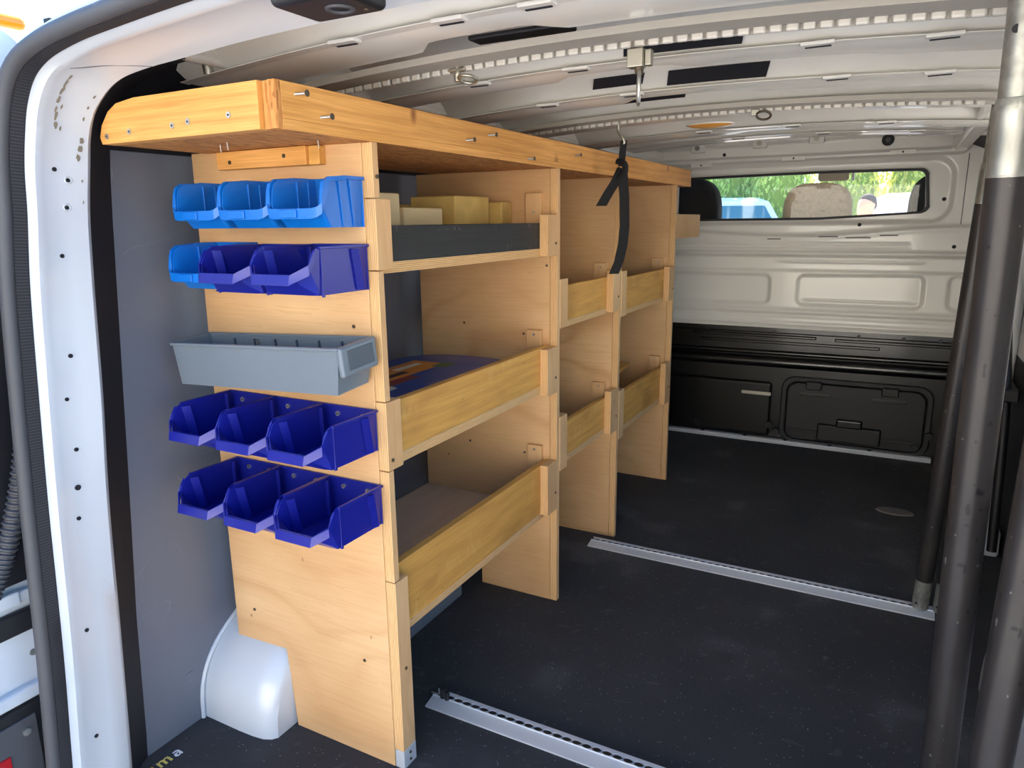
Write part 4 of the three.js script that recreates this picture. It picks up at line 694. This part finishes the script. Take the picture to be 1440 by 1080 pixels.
// ---------- open rear door on the left ----------
{
  const t = thing('rear_door', 'open white rear door with black inner trim seen past the pillar seal', 'door', [-0.56, 0, 0]);
  const e = extr(rrect(-1.15, -0.35, -0.205, 1.405, 0.06), 0.05, 0.004); e.rotateY(Math.PI / 2); e.translate(-0.056, 0, 0); part(t, 'door_shell', e, M.white);
  part(t, 'upper_trim', rb(-0.004, 0.006, 0.455, 1.04, 0.24, 1.1, 0.004), M.plastic);
  part(t, 'middle_trim', rb(-0.004, 0.012, 0.362, 0.405, 0.24, 1.1, 0.005), M.plastic);
  part(t, 'recess_floor', rb(-0.004, 0.004, 0.23, 0.362, 0.24, 1.1, 0.002), M.white);
  part(t, 'hinge_bracket', merge([rb(0, 0.014, 0.235, 0.355, 0.335, 0.35, 0.005, 2), rb(0, 0.02, 0.235, 0.262, 0.34, 0.46, 0.006, 2)]), M.white);
  part(t, 'bracket_bolt', cyl([0.0, 0.315, 0.366], [0.006, 0.315, 0.366], 0.006, 0.006, 14), M.zinc);
  const low = part(t, 'lower_trim', rb(-0.004, 0.014, -0.3, 0.228, 0.24, 1.1, 0.006, 2), M.plastic);
  part(low, 'access_lid', rb(0.013, 0.018, -0.1, 0.205, 0.385, 0.9, 0.01, 2), M.seal); part(low, 'lid_screw', cyl([0.017, 0.178, 0.405], [0.0205, 0.178, 0.405], 0.007, 0.007, 16), M.screw);
  part(low, 'red_reflector', rb(0.015, 0.021, -0.02, 0.15, 0.437, 0.50, 0.004), std({ color: 0xb01820, roughness: 0.3 }));
  part(t, 'check_strap', merge([rb(0.006, 0.014, 0.424, 0.443, 0.25, 0.385, 0.003), rb(0.006, 0.018, 0.420, 0.447, 0.375, 0.46, 0.004)]), M.alu, 'clear and silver check strap');
  const hp = [[0.03, 0.80, 0.318], [0.028, 0.72, 0.33], [0.02, 0.62, 0.352], [0.012, 0.52, 0.385], [0.01, 0.45, 0.42]];
  const cv = new THREE.CatmullRomCurve3(hp.map((p) => V(...p))), prof = []; for (let i = 0; i <= 150; i++) { const p = cv.getPoint(i / 150), tg = cv.getTangent(i / 150), n = V(1, 0, 0), b = tg.clone().cross(n).normalize(), m2 = b.clone().cross(tg).normalize(), rad = 0.0155 + (i % 4 < 2 ? 0.0016 : -0.0016), row = []; for (let k = 0; k <= 14; k++) { const a = k / 14 * 6.283; row.push(p.clone().addScaledVector(b, rad * Math.cos(a)).addScaledVector(m2, rad * Math.sin(a))); } prof.push(row); }
  part(t, 'corrugated_hose', sheet(prof, 0), M.seal);
  part(t, 'hinge', rb(0.0, 0.05, 1.335, 1.365, 0.19, 0.225, 0.005), M.plastic);
}
{ const t = thing('marker_lamp', 'small amber and red lamp above the open rear door', 'lamp', [-0.60, 1.412, 0.225]); part(t, 'amber_lens', rb(-0.035, 0.01, 0, 0.022, -0.04, 0.012, 0.01, 3), phy({ color: 0xff9a18, roughness: 0.2, transmission: 0.4, thickness: 0 })); part(t, 'red_lens', rb(-0.03, 0.01, 0, 0.018, 0.013, 0.032, 0.008, 3), phy({ color: 0xe8482c, roughness: 0.2, transmission: 0.4, thickness: 0 })); }
{ // printed word on the mat
  const cv = document.createElement('canvas'); cv.width = 256; cv.height = 64; const c = cv.getContext('2d'); c.clearRect(0, 0, 256, 64); c.font = 'bold 66px sans-serif'; c.textAlign = 'right'; c.textBaseline = 'middle'; 
  const w = (s, x, col) => { c.fillStyle = col; c.textAlign = 'left'; c.fillText(s, x, 26); }; w('u', 70, '#e0b83c'); w('m', 116, '#e6cf6a'); w('a', 184, '#f0f0ec');
  const tx = new THREE.CanvasTexture(cv); tx.colorSpace = THREE.SRGBColorSpace;
  const p = new THREE.PlaneGeometry(0.135, 0.034); p.rotateX(-Math.PI / 2); p.rotateY(Math.PI / 2 - 0.05); p.translate(-0.452, 0.0012, 0.222);
  const m = part(scene, 'mat_print', p, std({ map: tx, transparent: true, alphaTest: 0.3, roughness: 0.8 })); tag(m, 'yellow and white letters printed on the edge of the floor mat', 'lettering');
}
// ---------- cab ----------
function headrest(name, label, x, y, z, w, h, m, group) {
  const t = thing(name, label, 'seat', [x, y, z], group);
  const pts = []; const n = 40; for (let i = 0; i <= n; i++) { const a = Math.PI * i / n; pts.push([-w * Math.sign(Math.cos(a)) * Math.pow(Math.abs(Math.cos(a)), 0.62), h * Math.pow(Math.sin(a), 0.62)]); }
  const s = [[-w * 1.02, -0.35], ...pts, [w * 1.02, -0.35]].map(([a, b]) => [-a, b]);
  const e = extr(s, 0.09, 0.025); e.translate(0, 0, -0.045); part(t, 'backrest', toCreasedNormals(muv(e, 'x'), 0.9), m);
  const pip = tube(pts.map(([a, b]) => [a * 0.97, b * 0.975, 0.055]), 0.004, 60, 8); part(t, 'piping', pip, m);
  return t;
}
headrest('seat', 'beige cloth covered seat back in the middle of the cab window', 0.41, 1.08, -2.92, 0.155, 0.165, M.cloth);
headrest('seat', 'dark seat back at the shelving end of the cab window', -0.225, 1.07, -2.80, 0.19, 0.215, M.darkSeat);
headrest('seat', 'dark seat back at the pole end of the cab window', 0.955, 1.09, -2.84, 0.155, 0.18, M.darkSeat);
{ const t = thing('rear_view_mirror', 'pale rear view mirror housing above the middle seat back', 'mirror', [0.42, 1.33, -3.55]); part(t, 'housing', rb(-0.08, 0.08, -0.05, 0.10, -0.02, 0.02, 0.015, 3), M.cloth); part(t, 'stem', cyl([0.1, -0.05, 0], [0.1, 0.12, 0], 0.008), M.zinc); }

// ---------- outside beyond the cab ----------
const GY = -0.58;
function conifer(label, x, z, h, r, hue) {
  const t = thing('conifer', label, 'tree', [x, GY, z], 'conifers in the hedge');
  part(t, 'trunk', cyl([0, 0, 0], [0, h * 0.9, 0], 0.09, 0.02, 10), std({ color: 0x5a4632, roughness: 0.9 }));
  const leaf = new THREE.BufferGeometry(); leaf.setAttribute('position', new THREE.Float32BufferAttribute([-0.018, 0, 0, 0.018, 0, 0.01, 0, 0.12, 0.02, -0.03, 0.04, -0.02, 0.03, 0.035, 0.02, 0.0, 0.09, 0], 3)); leaf.setIndex([0, 1, 2, 3, 4, 5]); leaf.computeVertexNormals();
  r *= 1.28; const n = 6000, im = new THREE.InstancedMesh(leaf, phy({ color: 0xffffff, roughness: 0.9, transmission: 0.5, thickness: 0, side: THREE.DoubleSide }), n), d = new THREE.Object3D(), col = new THREE.Color();
  for (let i = 0; i < n; i++) { const f = Math.pow(rnd(), 1.2), a = rnd() * 6.283, lump = 1 + 0.16 * Math.sin(a * 5 + f * 14), q = r * lump * (0.55 + 0.45 * Math.sqrt(rnd())) * (f < 0.1 ? 0.75 + f * 2.5 : Math.pow(1 - f, 0.55) * 1.06 + 0.02); d.position.set(Math.cos(a) * q, 0.1 + f * h * 0.98, Math.sin(a) * q); d.rotation.set(rr(-0.5, 0.5), rnd() * 6.283, rr(-0.6, 0.6)); d.scale.setScalar(rr(0.8, 1.5)); d.updateMatrix(); im.setMatrixAt(i, d.matrix); col.setHSL(hue + rr(-0.015, 0.02), rr(0.5, 0.75), rr(0.36, 0.56)); im.setColorAt(i, col); }
  im.name = 'foliage'; im.userData.kind = 'stuff'; t.add(im);
  const core = new THREE.LatheGeometry([[0.01, h * 0.95], [r * 0.35, h * 0.75], [r * 0.62, h * 0.4], [r * 0.72, h * 0.15], [r * 0.5, 0.08]].map((p) => new THREE.Vector2(...p)), 12); part(t, 'inner_foliage', core, std({ color: 0x8a9c3c, roughness: 1, side: THREE.DoubleSide }));
}
const CON = [[-4.34, -16.94, 5.52, 0.95, 0.20, 'rounded olive conifer behind the parked white van'], [-2.82, -16.42, 6.48, 0.75, 0.21, 'yellow-green conifer next to the parked van bonnet'], [-1.64, -15.89, 6.72, 0.62, 0.2, 'slim bright conifer beside the middle seat back, van side'], [-0.38, -16.94, 5.76, 0.7, 0.175, 'yellowish conifer just behind the middle seat back'], [0.94, -17.34, 5.88, 0.6, 0.17, 'yellow conifer at the pole side of the middle seat back'], [2.79, -17.47, 5.52, 0.85, 0.215, 'pale green conifer in front of the grey building']];
for (const [x, z, h, r, hue, l] of CON) conifer(l, x, z, h, r, hue);
function vanBody(label, x, z, ry) {
  const t = thing('parked_van', label, 'van', [x, GY, z]); t.rotation.y = ry;
  const side = [[-2.6, 0.35], [-2.6, 1.7], [-2.45, 2.0], [0.9, 2.05], [1.25, 1.98], [2.05, 1.28], [2.75, 1.08], [2.85, 0.6], [2.8, 0.35]];
  const b = extr(side, 1.8, 0.06); b.translate(0, 0, -0.9); part(t, 'body', b, M.vanWhite);
  const gl = std({ color: 0x3f7076, roughness: 0.5 });
  const ws = extr([[1.40, 1.83], [1.95, 1.35], [1.98, 1.37], [1.42, 1.86]], 1.5, 0.01); ws.translate(0, 0.035, -0.75); part(t, 'windscreen', ws, gl);
  for (const s of [-1, 1]) { const w = extr([[0.55, 1.22], [1.85, 1.25], [1.28, 1.82], [0.55, 1.82]], 0.02, 0.004); w.translate(0, 0, s > 0 ? 0.955 : -0.975); part(t, 'side_window', w, gl); }
  for (const [wx, s] of [[-1.7, -1], [-1.7, 1], [1.9, -1], [1.9, 1]]) { const w = part(t, 'wheel', at(new THREE.CylinderGeometry(0.34, 0.34, 0.24, 28), wx, 0.34, s * 0.86, 0, Math.PI / 2), M.plastic); part(w, 'hub', at(new THREE.CylinderGeometry(0.2, 0.2, 0.02, 20), wx, 0.34, s * 0.985, 0, Math.PI / 2), M.zinc); }
  for (const s of [-1, 1]) part(t, 'headlamp', rb(2.6, 2.88, 0.85, 1.02, s * 0.6, s * 0.88, 0.04, 2), M.alu);
}
vanBody('white van parked outside, seen through the cab window', -2.95, -13.8, -0.9);
vanBody('white van parked in front of the grey building', 2.9, -12.4, 0.1);
{ const t = thing('building', 'pale grey building behind the parked vehicles', 'building', [5.2, GY, -22]); part(t, 'wall', rb(-4, 6, 0, 3.4, -3, 0, 0.02), std({ color: 0xc3c2c0, roughness: 0.9 })); part(t, 'roof', rb(-4.2, 6.2, 3.4, 3.6, -3.2, 0.2, 0.03), std({ color: 0x8f8a86, roughness: 0.8 })); part(t, 'window', rb(-2.6, -1.6, 1.6, 2.4, -0.02, 0.02, 0.01), M.plastic); part(t, 'window', rb(-0.6, 0.4, 1.6, 2.4, -0.02, 0.02, 0.01), M.plastic); }
{ // person outside
  const t = thing('person', 'person with dark hair in a pale blue shirt standing outside beyond the cab window', 'person', [0.36, GY, -9.5]); t.rotation.y = -0.6; t.scale.setScalar(1.07);
  const J = { head: [0, 1.70, 0], neck: [0, 1.5, 0], chest: [0, 1.28, 0], hip: [0, 0.96, 0], sl: [-0.2, 1.43, 0], sr: [0.2, 1.43, 0], el: [-0.27, 1.15, 0.02], er: [0.27, 1.15, 0.02], hl: [-0.27, 0.90, 0.08], hr: [0.27, 0.90, 0.08], ll: [-0.1, 0.92, 0], lr: [0.1, 0.92, 0], kl: [-0.11, 0.5, 0.02], kr: [0.11, 0.5, 0.02], fl: [-0.12, 0.08, 0], fr: [0.12, 0.08, 0], tl: [-0.13, 0.05, 0.15], tr: [0.13, 0.05, 0.15] };
  const body = (bones, box, res) => {
    const mc = new MarchingCubes(res, std({}), false, false, 200000), [cx, cy, cz, half] = box; mc.isolation = 0; let k = 0;
    for (let z = 0; z < res; z++) for (let y = 0; y < res; y++) for (let x = 0; x < res; x++) {
      const p = [cx + (x / res * 2 - 1) * half, cy + (y / res * 2 - 1) * half, cz + (z / res * 2 - 1) * half]; let s = 0;
      for (const [a, b, ra, rb_] of bones) { const A = J[a] ?? a, B = J[b] ?? b, ab = [B[0] - A[0], B[1] - A[1], B[2] - A[2]], L = ab[0] ** 2 + ab[1] ** 2 + ab[2] ** 2, h = Math.max(0, Math.min(1, L ? ((p[0] - A[0]) * ab[0] + (p[1] - A[1]) * ab[1] + (p[2] - A[2]) * ab[2]) / L : 0)); const dd = Math.hypot(p[0] - A[0] - ab[0] * h, p[1] - A[1] - ab[1] * h, p[2] - A[2] - ab[2] * h) - lerp(ra, rb_, h); s += Math.exp(-dd * 40); }
      mc.field[k++] = Math.log(s) / 40;
    }
    mc.update(); const n = mc.count ?? 0, g = new THREE.BufferGeometry(); g.setAttribute('position', new THREE.BufferAttribute(mc.positionArray.slice(0, n * 3), 3)); g.setAttribute('normal', new THREE.BufferAttribute(mc.normalArray.slice(0, n * 3), 3)); g.scale(half, half, half); g.translate(cx, cy, cz); g.computeVertexNormals(); return g;
  };
  const skin = std({ color: 0xd79a78, roughness: 0.7 }), shirt = std({ color: 0xa9c4e0, roughness: 0.9 }), trou = std({ color: 0x3c4454, roughness: 0.9 });
  part(t, 'body', body([['head', [0, 1.64, 0.015], 0.098, 0.085], [[0, 1.68, 0.1], [0, 1.66, 0.115], 0.016, 0.016], ['neck', [0, 1.6, 0], 0.055, 0.055], ['neck', 'chest', 0.07, 0.13], ['chest', 'hip', 0.14, 0.13], ['sl', 'sr', 0.07, 0.07], ['sl', 'el', 0.055, 0.045], ['el', 'hl', 0.042, 0.03], ['sr', 'er', 0.055, 0.045], ['er', 'hr', 0.042, 0.03], ['ll', 'kl', 0.085, 0.06], ['kl', 'fl', 0.058, 0.04], ['fl', 'tl', 0.04, 0.03], ['lr', 'kr', 0.085, 0.06], ['kr', 'fr', 0.058, 0.04], ['fr', 'tr', 0.04, 0.03]], [0, 0.93, 0, 0.95], 80), skin);
  part(t, 'shirt', body([['neck', 'chest', 0.08, 0.145], ['chest', 'hip', 0.155, 0.15], ['sl', 'sr', 0.085, 0.085], ['sl', 'el', 0.07, 0.06], ['sr', 'er', 0.07, 0.06]], [0, 1.2, 0, 0.42], 48), shirt);
  part(t, 'trousers', body([['ll', 'kl', 0.1, 0.075], ['kl', 'fl', 0.072, 0.06], ['lr', 'kr', 0.1, 0.075], ['kr', 'fr', 0.072, 0.06], [[-0.07, 0.95, 0], [0.07, 0.95, 0], 0.13, 0.13]], [0, 0.55, 0, 0.56], 52), trou);
  part(t, 'hair', body([[[0, 1.73, -0.02], [0, 1.70, -0.045], 0.1, 0.09]], [0, 1.72, 0, 0.2], 28), std({ color: 0x2a1e18, roughness: 0.9 }));
}

scene.traverse((o) => { if (o.isMesh && !o.isSky) { o.castShadow = true; o.receiveShadow = true; } });
renderer.render(scene, camera);
